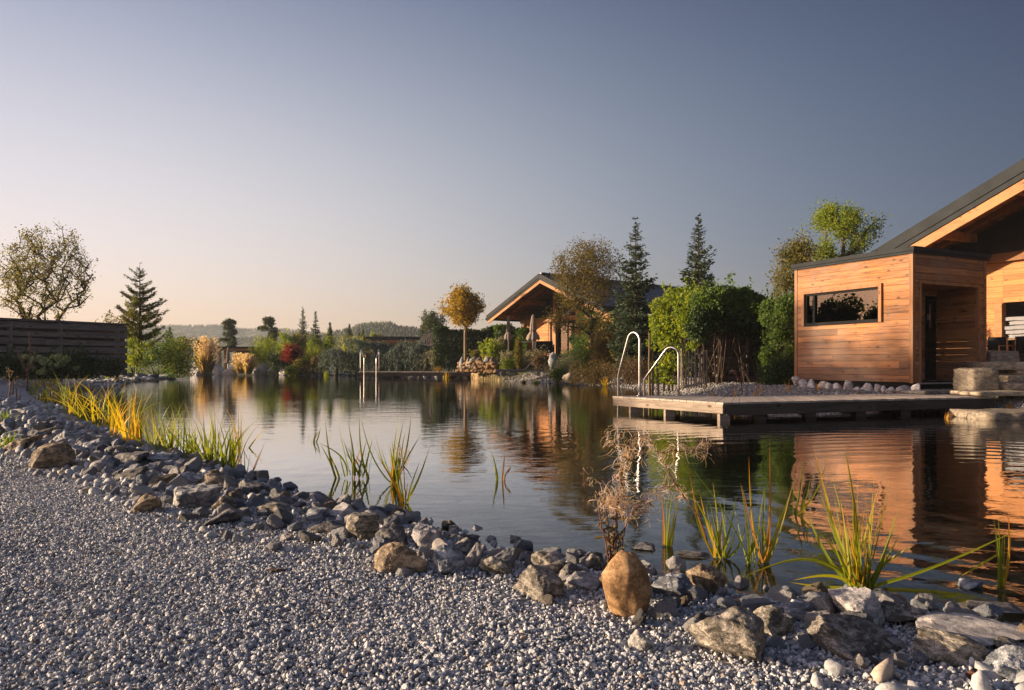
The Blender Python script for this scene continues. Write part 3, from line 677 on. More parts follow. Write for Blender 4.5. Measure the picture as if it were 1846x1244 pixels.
# window: raised larch frame, dark inner frame, glass
def yb(a, b, z0, z1, x0, x1): return ((x0, a, z0), (x1, b, z1))
wf = MB(); ya, yb_, za, zb = .72, 2.60, 1.72, 2.43
wf.box((-.05, ya - .07, za - .02), (.03, ya - .002, zb + .07), .7); wf.box((-.05, yb_ + .002, za - .02), (.03, yb_ + .07, zb + .07), .6)
wf.box((-.05, ya - .002, zb + .002), (.03, yb_ + .002, zb + .07), .8)
wf = wf.build('window', M['larch_v'], cab)
inn = MB().box((-.04, ya + .0, za - .02), (.09, yb_, za + .045)); inn.box((.0, ya, zb - .04), (.09, yb_, zb)); inn.box((.0, ya, za + .045), (.09, ya + .04, zb - .04)); inn.box((.0, yb_ - .04, za + .045), (.09, yb_, zb - .04)); inn.box((.0, 2.34, za + .045), (.09, 2.39, zb - .04))
inn.build('window_frame', M['black'], wf)
MB().box((.045, ya + .04, za + .045), (.052, 2.34, zb - .04)).box((.047, 2.39, za + .045), (.053, yb_ - .04, zb - .04)).build('pane', M['glass'], wf)
# door recess
r_ = rng(8)
for xr in (o1, o0 - .05):
    rc = MB()
    for z in np.arange(ZB, oz, .142): rc.box((xr, .055, z), (xr + .05, DEP, min(z + .138, oz)), r_.random())
    rc.build('recess_wall', M['larch'], cab)
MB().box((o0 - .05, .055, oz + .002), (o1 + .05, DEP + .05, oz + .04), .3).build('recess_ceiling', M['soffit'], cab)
bw = MB(); planks(bw, o0, 1.0, ZB, oz, DEP, DEP + .05, .142, 41); planks(bw, 1.0, o1, 2.33, oz, DEP, DEP + .05, .142, 42); bw.build('recess_back', M['larch'], cab)
MB().box((o0 - .05, .03, ZB - .035), (o1 + .05, DEP + .05, ZB - .005)).build('threshold', M['deck'], cab)
df = MB().box((o0 - .065, -.02, ZB), (o0 - .0, .054, oz + .065), .7); df.box((o1, -.02, ZB), (o1 + .065, .054, oz + .065), .7); df.box((o0, -.02, oz + .0), (o1, .054, oz + .065), .7)
df.build('door_surround', M['larch_v'], cab)
dd = MB(); planks(dd, 1.0, 1.71, ZB + .01, 2.325, DEP + .0, DEP + .04, .142, 44); dd = dd.build('door', M['larch'], cab)
gp = MB().box((1.715, DEP - .01, ZB + .01), (2.085, DEP + .03, 2.33)); gp.build('glass_panel', M['black'], dd)
MB().box((1.74, DEP - .018, ZB + .05), (2.06, DEP - .012, 2.29)).build('pane', M['glass'], dd)
MB().box((1.78, DEP - .075, 1.62), (1.81, DEP - .045, 2.15)).box((1.765, DEP - .06, 1.80), (1.83, DEP - .022, 1.93)).build('handle', M['steel'], dd)
MB().box((.05, .06, ZT - .2), (.06, LY - .06, ZT - .19)).build('ceiling', M['interior'], cab)
MB().box((1.15, .93, ZB), (1.2, LY - .06, ZT - .2), .4).build('inner_wall', M['interior'], cab)  # darkness behind the window, given by colour
MB().box((.06, .93, ZB), (1.15, .96, ZT - .2), .4).box((.06, LY - .09, ZB), (1.15, LY - .06, ZT - .2), .4).build('inner_lining', M['interior'], cab)

# ------------------------------------------------------------------ stone seat blocks and steps right of the cabin
def rough_block(name, label, c_, dims, rz, mat, seed, cat='stone block', amp=.05, group=None):
    V, Fq = ICO[4]; s = V / np.abs(V).max(1)[:, None]; s = np.sign(s) * np.abs(s) ** .8; s = V * .14 + s * .86
    P = s * np.array(dims) / 2; r = rng(seed); off = r.random(3) * 50
    nv = np.array([mnoise.fractal(Vector(tuple(p * 3.2 + off)), 1.0, 2.1, 5) for p in P]); P = P * (1 + amp * nv[:, None]) + V * (nv[:, None] * .012)
    o = MB().add(P, Fq).build(name, mat, smooth=True); o.location = c_; o.rotation_euler = (0, 0, rz); tag(o, label, cat, group); return o
rz2 = math.atan2(H2d.y, H2d.x)
def at(px, pb, pt, Y, wpx, dep, name, label, mat, seed, rz, **k):
    z0, z1 = Z(pb, Y), Z(pt, Y); return rough_block(name, label, (X(px, Y), Y + dep / 2, (z0 + z1) / 2), (wpx / FPX * Y, dep, z1 - z0), rz, mat, seed, **k)
at(1784, 706, 664, 12.9, 50, .75, 'stone_block', 'rough square sandstone block at the foot of the steps', M['sandstone'], 1, -.12)
at(1820, 668, 652, 14.1, 84, .7, 'stone_block', 'low flat stone slab lying behind the square block', M['sandstone'], 2, -.1)
at(1814, 662, 632, 15.2, 54, .5, 'stone_block', 'upright pale stone block topmost beside the steps', M['sandstone'], 3, -.1)
at(1850, 704, 691, 12.9, 74, .8, 'stone_step', 'lowest sandstone step at the right edge', M['sandstone'], 4, 0, cat='step')
at(1862, 690, 677, 13.5, 74, .7, 'stone_step', 'second sandstone step above the lowest one', M['sandstone'], 5, 0, cat='step')
at(1872, 676, 664, 14.1, 74, .7, 'stone_step', 'third sandstone step below the lodge porch', M['sandstone'], 15, 0, cat='step')
at(1870, 766, 743, 10.6, 190, 1.0, 'stone_slab', 'flat pinkish stone slab reaching into the water at the right edge', M['sandstone'], 6, .05, cat='stone slab')
at(1715, 711, 704, 13.3, 150, .8, 'stone_slab', 'dark flat paving slab before the cabin door', M['rock_dark'], 7, .3, cat='stone slab', amp=.02)
at(1818, 714, 706, 12.2, 130, .7, 'stone_slab', 'thin pinkish paving slab below the steps', M['sandstone'], 8, .1, cat='stone slab', amp=.02)

# porch of the lodge with its cushions and furniture
px_, py_ = lodge(-3.2, 1.2)
pf = MB().box((-5.5, .3, F2 - .45), (5.5, 4.4, F2)); pf = pf.build('porch_floor', M['deck'], T2)
x_, y_ = lodge(-2.45, 2.6)
sh = empty('storage_shelf', (x_, y_, F2), rz2, 'dark storage shelf under the lodge eaves carrying cushions', 'shelf')
for x in (-.95, .9):
    for y in (-.45, .42): MB().box((x, y, 0), (x + .05, y + .05, .80)).build('leg', M['black'], sh)
MB().box((-1.0, -.5, .802), (1.0, .5, .85)).build('shelf_board', M['stake'], sh)
lab = ['thick grey cushion at the bottom of the porch stack', 'second grey cushion up in the porch stack', 'pale grey cushion in the middle of the porch stack', 'dark cushion just below the top of the porch stack', 'topmost dark blue grey cushion under the lodge eaves']
zc = F2 + .853
for k in range(5):
    V, Fq = ICO[3]; s = np.sign(V) * (np.abs(V) / np.abs(V).max(1)[:, None]) ** .55; r = rng(50 + k)
    ln = (.62, .8, 1.05, .6, .95)[k]; P = s * np.array([ln * .85, .42, .055]); P[:, 2] += .012 * np.sin(P[:, 0] * 6 + k); 
    o = MB().add(P, Fq).build('seat_cushion', M['fabric_grey'], smooth=True); tag(o, lab[k], 'cushion', 'cushions stacked on the porch shelf')
    o.location = (x_, y_, zc + .06 + k * .125); o.rotation_euler = (0, 0, rz2 + .04 * (k % 3 - 1))
for q, (lx, ly) in enumerate(((-2.9, 1.3), (-2.1, 1.2))):
    a_, b_ = lodge(lx, ly); ch = empty('porch_chair', (a_, b_, F2), rz2 + .1, ('metal framed chair in the shade of the porch beside the cabin', 'metal framed chair under the porch nearer the right edge')[q], 'chair', 'chairs on the lodge porch')
    for x in (-.25, .25):
        for y in (-.22, .25): MB().beam((x, y, 0), (x, y, .88 if y > 0 else .62), .025, .025).build('leg', M['beam'], ch)
        MB().beam((x, -.235, .62), (x, .25, .62), .03, .03).build('armrest', M['beam'], ch)
    MB().box((-.25, -.22, .42), (.25, .25, .46)).build('seat', M['black'], ch); MB().box((-.235, .255, .5), (.235, .28, .88)).build('backrest', M['black'], ch)

# ------------------------------------------------------------------ docks and ladders
def deck_strip(A, B, Cc, D, ztop, th=.028, bw_=.142, along=True, seed=1):
    """boards across the strip A->B (front edge), D->C (back edge)"""
    A, B, Cc, D = [np.array(p, float) for p in (A, B, Cc, D)]; n = max(2, int(np.linalg.norm(B - A) / bw_)); mb = MB(); r = rng(seed)
    for k in range(n):
        f0, f1 = (k + .01) / n, (k + .965) / n; e = r.uniform(-.006, .01); zz = ztop + r.uniform(-.002, .002)
        e = e * .4; p = [A + (B - A) * f0, A + (B - A) * f1, D + (Cc - D) * f1, D + (Cc - D) * f0]
        o = (p[0] - p[3]) / np.linalg.norm(p[0] - p[3]) * (.03 + e); p[0] = p[0] + o; p[1] = p[1] + o
        mb.hexa([(*q, zz - th) for q in p] + [(*q, zz) for q in p], r.random())
    return mb
DZ = .27
A = np.array((3.13, 10.5)); Lf = np.array((1.81, 12.6)); Rt = np.array((8.40, 12.38)); ub = np.array((.94, .338)); 
Bk = A + np.array((.62, 1.80)); LfB = Lf + ub * 1.35; RtB = Rt + np.array((-.35, 1.5))
dock = empty('swimming_dock', (0, 0, 0), 0, 'weathered grey L-shaped timber dock with two steel handrails, in front of the cabin', 'dock')
deck_strip(Lf, A, Bk, LfB, DZ, seed=2).build('deck_boards', M['deck'], dock)
deck_strip(A, Rt, RtB, Bk, DZ, seed=3).build('deck_boards', M['deck'], dock)
def fascia(P, Q, zt, h, th_, a, nm='side_board', parent=dock, mat=None):
    P = np.array(P); Q = np.array(Q); m = MB().beam((P[0], P[1], zt - h / 2), (Q[0], Q[1], zt - h / 2), th_, h, a); return m.build(nm, mat or M['fascia'], parent)
e1 = (A - Lf) / np.linalg.norm(A - Lf); e2 = (Rt - A) / np.linalg.norm(Rt - A)
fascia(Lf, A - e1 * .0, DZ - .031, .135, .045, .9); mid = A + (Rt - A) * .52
fascia(A + e2 * .045, mid, DZ - .031, .16, .045, .6, mat=M['logs_dark']); fascia(mid + e2 * .006, Rt, DZ - .031, .155, .045, .3, mat=M['logs_dark'])  # side away from the sun: its shade is put into a darker board colour
fascia(Lf + np.array((.05, .02)), LfB, DZ - .031, .135, .045, .5); fascia(LfB, Bk, DZ - .031, .13, .045, .5); fascia(Bk, RtB, DZ - .031, .13, .045, .5)
for f in (.18, .52, .975):
    p = Lf + (A - Lf) * f + np.array((.06, .03)); MB().box((p[0] - .075, p[1] - .06, gz(*p) - .1), (p[0] + .075, p[1] + .075, DZ - .17), .7).build('post', M['fascia'], dock)
for f in (.12, .29, .47, .64, .82):
    for q_, dd_ in ((A, 1.0), (Bk, .96)):
        p = q_ + (Rt - A) * f * dd_ + np.array((.0, .10 if q_ is A else -.1)); MB().box((p[0] - .08, p[1] - .08, min(gz(*p), DZ - .3) - .1), (p[0] + .08, p[1] + .08, DZ - .192), .2).build('post', M['logs_dark'], dock)  # posts on this side also carry the shade in their colour
def handrail(foot, leg, ztop, zlow, zbend, parent, rad=.0215, foot_in=None):
    """steel tube: up from the deck, over in an arch, slanting out, then straight down into the water"""
    f = np.array(foot, float); l = np.array(leg, float); P = []
    zf = f[2]; d = l[:2] - f[:2]; dl = np.linalg.norm(d); u = d / dl; rr = min(.15, dl * .35)
    for z in np.linspace(zf, ztop - rr, 6): P.append((f[0], f[1], z))
    # arch: centre at rr from the upright
    slope = math.atan2((ztop - rr) - zbend, dl - 2 * rr * .9)    # angle of the slanting run below horizontal
    for a in np.linspace(0, math.pi / 2 + slope, 14)[1:]:
        P.append((f[0] + u[0] * rr * (1 - math.cos(a)), f[1] + u[1] * rr * (1 - math.cos(a)), ztop - rr + rr * math.sin(a)))
    e = np.array(P[-1]); b = np.array((l[0], l[1], zbend))
    for t in np.linspace(0, 1, 8)[1:-1]: P.append(tuple(e + (b - e) * t))
    P.append(tuple(b + np.array((-u[0] * .012, -u[1] * .012, .012)))); 
    for z in np.linspace(zbend - .05, zlow, 6): P.append((l[0], l[1], z))
    m = MB().sweep(P, rad, 14); m.sweep([(f[0], f[1], zf + .001), (f[0], f[1], zf + .016)], [.062, .055], 20)
    return m.build('handrail', M['steel'], parent, smooth=True)
ld = empty('pool_ladder', (2.6, 12.8, 0), 0, 'two arched stainless steel handrails at the left end of the near dock', 'ladder')
def rel(o_, p): return tuple(np.array(p) - np.array(o_))
lo = (2.6, 12.8, 0)
handrail(rel(lo, (2.25, 12.52, DZ)), rel(lo, (1.94, 12.98, 0)), 1.40, -.75, .62, ld)
handrail(rel(lo, (2.99, 12.75, DZ)), rel(lo, (2.46, 13.22, 0)), 1.14, -.75, .545, ld)
for z in (-.05, -.3, -.55): MB().beam(rel(lo, (1.96, 12.99, z)), rel(lo, (2.44, 13.21, z)), .09, .025).build('rung', M['steel'], ld)
# far dock
DY = 42.0; dz = .36; d3 = empty('far_dock', (0, 0, 0), 0, 'long low dark timber dock on the far side of the pond', 'dock')
xa, xb = X(645, DY), X(858, DY)
deck_strip((xa, DY), (xb, DY - .6), (xb, DY + 1.2), (xa, DY + 1.8), dz, th=.05, bw_=.2, seed=9).build('deck_boards', M['deck'], d3)
fascia((xa, DY - .0), (xb, DY - .6), dz - .05, .2, .06, .1, parent=d3, mat=M['logs_dark'])
for f in (.01, .2, .37, .52, .68, .84): MB().box((xa + (xb - xa) * f, DY + .05 - .6 * f, -.6), (xa + (xb - xa) * f + .22, DY + .25 - .6 * f, dz - .26)).build('post', M['logs'], d3)
l2o = (X(668, DY), DY + .4, 0); l2 = empty('pool_ladder', l2o, 0, 'two pale steel handrails at the left end of the far dock', 'ladder')
for (pf_, pl_, tp) in (((650, .9), (656.5, -.45), 631), ((683.5, .9), (678.5, -.5), 630)):
    f = (X(pf_[0], DY + pf_[1]), DY + pf_[1], dz); l = (X(pl_[0], DY + pl_[1]), DY + pl_[1], 0)
    handrail(rel(l2o, f), rel(l2o, l), Z(tp, DY), -.6, Z(646, DY), l2, rad=.034)
# ------------------------------------------------------------------ plant builders
def leafquads(mb, P, size, r, up=.3, asp=.55, a=None, D=None):
    """one pointed leaf (a folded rhombus) at each point"""
    n = len(P)
    if n == 0: return
    d = r.normal(size=(n, 3)) if D is None else D + r.normal(size=(n, 3)) * .35
    d[:, 2] -= up * .5; d /= np.linalg.norm(d, axis=1)[:, None]
    s = np.cross(d, r.normal(size=(n, 3))); s /= np.linalg.norm(s, axis=1)[:, None] + 1e-9
    L_ = (size * r.uniform(.6, 1.3, n))[:, None]; w_ = L_ * asp * .5; nn = np.cross(d, s)
    V = np.stack([P, P + d * L_ * .45 + s * w_ + nn * w_ * .35, P + d * L_, P + d * L_ * .45 - s * w_ + nn * w_ * .35], 1)
    F = np.arange(n * 4).reshape(n, 4); a = r.random(n) if a is None else np.clip(a, 0, 1)
    mb.add(V.reshape(-1, 3), F, np.repeat(a, 4))
def grow(base, H, env, n, r, trunk_top=.85, lean=(0, 0), r0=.12, jitter=.12, low=.25, multi=0):
    """branching skeleton: trunk, then every target point is joined to the nearest suitable node"""
    base = np.array(base, float); nodes = [base.copy()]; par = [-1]
    zt = np.linspace(0, 1, 9)[1:]
    for t in zt:
        p = base + np.array([lean[0] * t * H + r.normal() * jitter * .25 * t, lean[1] * t * H + r.normal() * jitter * .25 * t, H * trunk_top * t]); nodes.append(p); par.append(len(nodes) - 2)
    T = env(n); T = T[np.argsort(np.linalg.norm(T - (base + np.array([0, 0, H * low])), axis=1))]; tips = []
    Nn = np.array(nodes)
    for q in T:
        dv = q - Nn; d = np.linalg.norm(dv, axis=1); dh = np.hypot(dv[:, 0], dv[:, 1]); pen = np.maximum(0, .75 * dh - dv[:, 2]) * 1.1 + d + np.maximum(0, Nn[:, 2] - q[2] + .25 * d) * 1.6 + np.maximum(0, low * H * .8 - (Nn[:, 2] - base[2])) * 3
        k = int(np.argmin(pen)); a = Nn[k]; m = max(1, int(d[k] / (.09 * H))); prev = k
        for s in range(1, m + 1):
            t = s / m; p = a + (q - a) * t; p = p + np.array([0, 0, -.09 * d[k] * math.sin(math.pi * t)]) + r.normal(size=3) * jitter * .15 * d[k] * (s < m)
            Nn = np.vstack([Nn, p]); par.append(prev); prev = len(Nn) - 1
        tips.append(prev)
    par = np.array(par); cnt = np.zeros(len(Nn)); cnt[tips] += 1
    for k in range(len(Nn) - 1, 0, -1): cnt[par[k]] += cnt[k]
    cnt = np.maximum(cnt, 1); rad = r0 * (cnt / cnt[0]) ** .48; rad = np.maximum(rad, r0 * .035)
    return Nn, par, rad, tips
def env_blob(c, rad, r, power=.55, lobes=6, cut=None, tilt=0):
    c = np.array(c, float); rad = np.array(rad, float); ld = r.normal(size=(lobes, 3)); ld /= np.linalg.norm(ld, axis=1)[:, None]; la = r.uniform(.0, .35, lobes)
    def f(n):
        d = r.normal(size=(n, 3)); d /= np.linalg.norm(d, axis=1)[:, None]
        k = .82 + (np.clip(d @ ld.T, 0, 1) ** 3 * la).sum(1); u = r.random(n) ** power
        p = d * (u * k)[:, None]; 
        if cut is not None: p[:, 2] = np.where(p[:, 2] < cut, cut + (p[:, 2] - cut) * .2, p[:, 2])
        return c + p * rad
    return f
def twig_points(Nn, par, tips, r, per, spread):
    P = []; 
    for k in tips:
        a = Nn[k]; b = Nn[par[k]]; t = r.random(per)[:, None]; P.append(a + (b - a) * t * 1.1 + r.normal(size=(per, 3)) * spread)
    return np.concatenate(P)
def broadleaf(name, label, base, H, crown_c, crown_r, n, per, leaf, mat, bark, seed, r0=.12, lean=(0, 0), trunk_top=.8, low=.25, cut=None, spread=.14, power=.5, group=None, cat='tree', extra=None, jitter=.12, rndbias=None, lobes=6):
    r = rng(seed); env = env_blob(crown_c, crown_r, r, power, lobes, cut)
    e2 = env
    if extra is not None:
        def e2(n_):
            parts = [env(n_)] + [env_blob(c_, q_, r, power)(m_) for (c_, q_, m_) in extra]; return np.concatenate(parts)
    Nn, par, rad, tips = grow(base, H, e2, n, r, trunk_top, lean, r0, low=low, jitter=jitter)
    root = empty(name, tuple(base), 0, label, cat, group); b = np.array(base)
    k = np.arange(1, len(Nn)); tb = MB().frusta(Nn[par[k]] - b, Nn[k] - b, rad[par[k]], rad[k], 6)
    tb.build('trunk', bark, root, smooth=True)
    P = twig_points(Nn, par, tips, r, per, spread); a = r.random(len(P)) * .7 + .3 * np.repeat(r.random(len(tips)), per)
    if rndbias is not None: a = a + rndbias(P - b)
    cr = MB(); leafquads(cr, P - b, leaf, r, a=a); cr.build('crown', mat, root); return root
def bush(name, label, px, Y, wpx, ytop, ybase, mat, seed, n=1400, leaf=None, depth=None, cat='shrub', lumps=14, stems=True, group=None, z0=None, topbias=.2, up=.3, asp=.55, flower=None, fmat=None, nf=0):
    """leafy shrub sized from its width and height in metres at distance Y"""
    r = rng(seed); cx = X(px, Y); zb = Z(ybase, Y) if z0 is None else z0; zt = Z(ytop, Y); W = wpx / FPX * Y / 2; D_ = depth or W * .9; Hh = max(zt - zb, .05)
    leaf = leaf or max(.05, 2.0 * Y / 710)
    root = empty(name, (cx, Y, zb), 0, label, cat, group)
    n = int(n * 1.5)
    lc = np.stack([r.uniform(-.72, .72, lumps) * W, r.uniform(-.7, .7, lumps) * D_, r.uniform(.18, .78, lumps) * Hh], 1)
    lc[:, 2] = np.minimum(lc[:, 2], Hh * (.88 - .45 * (lc[:, 0] / W) ** 2)); lr = r.uniform(.25, .45, lumps) * min(W, Hh) * 1.1
    k = r.integers(0, lumps, n); d = r.normal(size=(n, 3)); d /= np.linalg.norm(d, axis=1)[:, None]
    P = lc[k] + d * (lr[k] * r.uniform(.45, 1.08, n) ** .6)[:, None]; P[:, 2] = np.clip(P[:, 2], .01, Hh * 1.06)
    m2 = n // 6; e = r.normal(size=(m2, 3)); e /= np.linalg.norm(e, axis=1)[:, None]; e[:, 2] = np.abs(e[:, 2])
    P = np.concatenate([P, e * np.array([W, D_, Hh]) * r.uniform(.5, 1.0, m2)[:, None]])
    sh = []
    for _ in range(16):
        c0 = lc[r.integers(lumps)]; dr = np.array([r.normal() * .6, r.normal() * .5, 1.0]); dr /= np.linalg.norm(dr); tt = np.linspace(.5, 1, 14)[:, None]; sh.append(c0 + dr * tt * min(W, Hh) * r.uniform(.5, .85) + r.normal(size=(14, 3)) * leaf * .4)
    P = np.concatenate([P] + sh); m2 += 16 * 14
    a = r.random(len(P)) * .65 + .35 * np.concatenate([r.random(lumps)[k], r.random(m2)])
    mb = MB(); leafquads(mb, P, leaf, r, up=up, asp=asp, a=a); mb.build('foliage', mat, root)
    if stems:
        s = MB(); m = 9
        for _ in range(m):
            t = lc[r.integers(0, lumps)]; s.sweep([(t[0] * .25, t[1] * .25, -.05), (t[0] * .6, t[1] * .6, t[2] * .55), tuple(t)], [.02, .012, .006], 5)
        s.build('stem', M['bark'], root)
    if nf:
        k = r.integers(0, len(P), nf * 3); q = P[k]; q = q[q[:, 1] < D_ * .3][:nf]; f = MB(); V, Fq = ICO[1]
        for p in q: f.add(V * flower * r.uniform(.7, 1.2) + p + np.array([0, -.03, .03]), Fq, r.random())
        f.build('flower', fmat, root)
    return root
def conifer(name, label, px, Y, ytop, ybase, wpx, mat, seed, group=None, droop=.1, levels=None, dens=1.0, needle=None, prof=.9, z0=None, cat='tree', bare=.05, top=.08, curl=.25, irregular=.3, twig=1.0, puff=1.0, asp=.34):
    r = rng(seed); zb = Z(ybase, Y) if z0 is None else z0; zt = Z(ytop, Y); H = zt - zb; W = wpx / FPX * Y / 2; cx = X(px, Y)
    root = empty(name, (cx, Y, zb), 0, label, cat, group); needle = needle or max(.07, 2.0 * Y / 710)
    tr = MB(); tr.sweep([(0, 0, -.1), (W*.02, 0, H * .3), (0, W*.015, H * .6), (0, 0, H)], [H * .02 + .02, H * .015 + .01, H * .008 + .006, .006], 7); 
    SZ = []; Q = []; D = []; B0 = []; B1 = []; RR = []
    lv = levels or int(16 + H * 3.6)
    for i in range(lv):
        f = bare + (1 - bare) * (i / lv) ** 1.05; z = H * f; nb = int(r.integers(4, 7)); ph = r.random() * 6.28
        for b in range(nb):
            z = H * f + r.normal() * H / lv * .6
            Lb = W * ((1 - f) ** prof * (1 - top) + top * .5 * (1 - f) + .015) * r.uniform(1 - irregular, 1 + irregular * .4); az = ph + b * 6.283 / nb + r.normal() * .25
            m = max(4, int(Lb / (needle * .38) * dens)); t = np.linspace(.08, 1, m); rr_ = t * Lb
            zz = z + (-droop * t + curl * t ** 2.2) * Lb; cxy = np.stack([np.cos(az) * rr_, np.sin(az) * rr_, zz], 1)
            B0.append(cxy[0] * [0, 0, 1]); B1.append(cxy[m // 2]); B0.append(cxy[m // 2]); B1.append(cxy[-1]); RR += [.012 * H / 5 + .006, .006]
            sd = np.array([-np.sin(az), np.cos(az), 0]); out = np.array([np.cos(az), np.sin(az), 0])
            for s in (-1, 0, 1, 0):
                wl_ = s * (1 - t) * Lb * .30 * twig * r.uniform(.6, 1.2, m)
                q = cxy + sd * wl_[:, None] + out * (np.abs(wl_) * .35)[:, None] + r.normal(size=(m, 3)) * needle * .3 * puff * min(1, Lb / (W * .45)); q[:, 2] += np.abs(wl_) * .05
                sz_ = needle * np.clip(Lb / (W * .45), .45, 1) * np.ones(m); SZ.append(sz_); Q.append(q); D.append(np.tile(out + sd * s * .8 + np.array([0, 0, .25 - droop]), (m, 1)))
                if s:
                    q2 = cxy + sd * (wl_ * .5)[:, None]; SZ.append(sz_); Q.append(q2); D.append(np.tile(out * .6 + sd * s, (m, 1)))
    tr.frusta(np.array(B0), np.array(B1), np.array(RR), np.array(RR) * .6, 4); tr.build('trunk', M['bark'], root)
    Q = np.concatenate(Q); D = np.concatenate(D); mb = MB(); leafquads(mb, Q, np.concatenate(SZ), r, up=0, asp=asp, D=D, a=.5 + r.normal(size=len(Q)) * .22)
    mb.build('crown', mat, root); return root
def pine(name, label, px, Y, ytop, ybase, wpx, mat, seed, group=None, tiers=6, low=.34):
    """umbrella-tiered pine: bare trunk with separate flat pads of needles"""
    r = rng(seed); zb = Z(ybase, Y); H = Z(ytop, Y) - zb; W = wpx / FPX * Y / 2; cx = X(px, Y); root = empty(name, (cx, Y, zb), 0, label, 'tree', group)
    tr = MB(); tr.sweep([(0, 0, -.1), (W * .08, 0, H * .35), (-W * .06, 0, H * .7), (W * .05, 0, H * .97)], [.02 * H, .015 * H, .01 * H, .004 * H], 7); Q = []; Dd = []
    for i in range(tiers * 3):
        f = low + (.97 - low) * (i / (tiers * 3)); az = r.random() * 6.28; Lr = W * (1 - .55 * ((f - low) / (1 - low)) ** 1.6) * r.uniform(.35, .8); c_ = np.array([math.cos(az) * Lr, math.sin(az) * Lr, H * f + r.normal() * H * .02])
        tr.sweep([(0, 0, H * (f - .05)), tuple(c_ * [.6, .6, 1] - [0, 0, H * .015]), tuple(c_)], [.006 * H, .004 * H, .002 * H], 4)
        m = 150; d = r.normal(size=(m, 3)); d /= np.linalg.norm(d, axis=1)[:, None]; q = c_ + d * np.array([W * .34, W * .34, H * .05]) * r.random(m)[:, None] ** .5; Q.append(q); Dd.append(d + [0, 0, .7])
    m = 160; d = r.normal(size=(m, 3)); d /= np.linalg.norm(d, axis=1)[:, None]; Q.append(np.array([0, 0, H * .95]) + d * np.array([W * .4, W * .4, H * .055]) * r.random(m)[:, None] ** .4); Dd.append(d + [0, 0, .7])
    tr.build('trunk', M['bark'], root); Q = np.concatenate(Q); mb = MB(); leafquads(mb, Q, 2.3 * Y / 710, r, up=0, asp=.4, D=np.concatenate(Dd)); mb.build('crown', mat, root); return root
def weeping(name, label, px, Y, wpx, ytop, ybase, mat, seed, n=90, arch=None, group=None):
    """weeping cedar: a limb along the top with curtains of hanging shoots"""
    r = rng(seed); zb = Z(ybase, Y); zt = Z(ytop, Y); H = zt - zb; W = wpx / FPX * Y / 2; cx = X(px, Y); root = empty(name, (cx, Y, zb), 0, label, 'tree', group)
    xs = np.linspace(-W, W, 12); zz = H * (arch(xs / W) if arch else (.9 - .3 * (xs / W) ** 2)); yy = np.array([r.normal() * .15 for _ in xs])
    tr = MB(); k = int(len(xs) * .5); tr.sweep([(xs[k] * .9, 0, -.1), (xs[k] + .1, 0, H * .4), (xs[k], yy[k], zz[k])], [.12, .1, .07], 7); tr.sweep(np.stack([xs, yy, zz], 1), np.linspace(.05, .05, 12), 6)
    Q = []; D = []
    for _ in range(n):
        t = r.uniform(-1, 1); x0 = t * W; z0 = np.interp(x0, xs, zz) + r.normal() * .05; y0 = np.interp(x0, xs, yy) + r.normal() * .5; ln = r.uniform(.35, 1.0) * (z0) * .95; m = int(ln / .11) + 3
        u = np.linspace(0, 1, m); sw = r.normal() * .35; q = np.stack([x0 + sw * u ** .6 * .8, y0 + r.normal() * .3 * u ** .6, z0 + .12 * np.sin(u * 3.14) * (u < .4) - ln * u ** 1.15], 1) + r.normal(size=(m, 3)) * .05
        for _k in range(3): Q.append(q + r.normal(size=(m, 3)) * .06); D.append(np.tile([sw * .3, 0, -1.0], (m, 1)))
    for _ in range(n * 6):
        x0 = r.uniform(-W, W); Q.append(np.array([[x0 + r.normal()*.1, np.interp(x0, xs, yy) + r.normal() * .45, np.interp(x0, xs, zz) + r.normal() * .09]])); D.append(np.array([[r.normal(), -.3, .3]]))
    tr.build('trunk', M['bark'], root); Q = np.concatenate(Q); Q[:, 2] = np.maximum(Q[:, 2], .02); D = np.concatenate(D)
    mb = MB(); leafquads(mb, Q, .14, r, up=0, asp=.34, D=D, a=.5 + r.normal(size=len(Q)) * .25); mb.build('crown', mat, root); return root
def blades(mb, base, n, H, w_, spread, r, bend=.5, rad=.05, segs=7, azr=None, a=None, flat=0.0):
    """arching strap leaves as tapered folded strips"""
    for _ in range(n):
        az = r.random() * 6.283 if azr is None else r.uniform(*azr); h = H * r.uniform(.55, 1.1); tl = abs(r.normal()) * spread + flat; bd = bend * r.uniform(.2, 1.3); rb = rad * math.sqrt(r.random()); a0 = r.random() * 6.283
        p = np.array([base[0] + rb * math.cos(a0), base[1] + rb * math.sin(a0), base[2]]); dr = np.array([math.cos(az), math.sin(az), 0]); sd = np.array([-math.sin(az), math.cos(az), 0]); tw = r.uniform(-.9, .9)
        V = []; th = tl; st = h / segs; ww = w_ * r.uniform(.7, 1.2); q = p.copy()
        for s in range(segs + 1):
            t = s / segs; wd = ww * (1 - t ** 1.8) * (.75 + .6 * math.sin(math.pi * min(t * 1.4, 1))) + .0006; c_ = math.cos(tw * t + tw); s_ = math.sin(tw * t + tw); n_ = dr * math.cos(th) - np.array([0, 0, math.sin(th)])
            e = sd * c_ + n_ * s_
            V += [q - e * wd / 2, q + n_ * wd * .12, q + e * wd / 2]; q = q + (dr * math.sin(th) + np.array([0, 0, math.cos(th)])) * st; th += bd * st / h * (.4 + 1.6 * t)
        F = []
        for s in range(segs): b = s * 3; F += [(b, b + 1, b + 4, b + 3), (b + 1, b + 2, b + 5, b + 4)]
        k = r.random() if a is None else min(1, max(0, a + r.normal() * .15)); av = np.repeat(np.clip(k + (np.linspace(0, 1, segs + 1) ** 3) * .28, 0, 1), 3); mb.add(V, F, av)
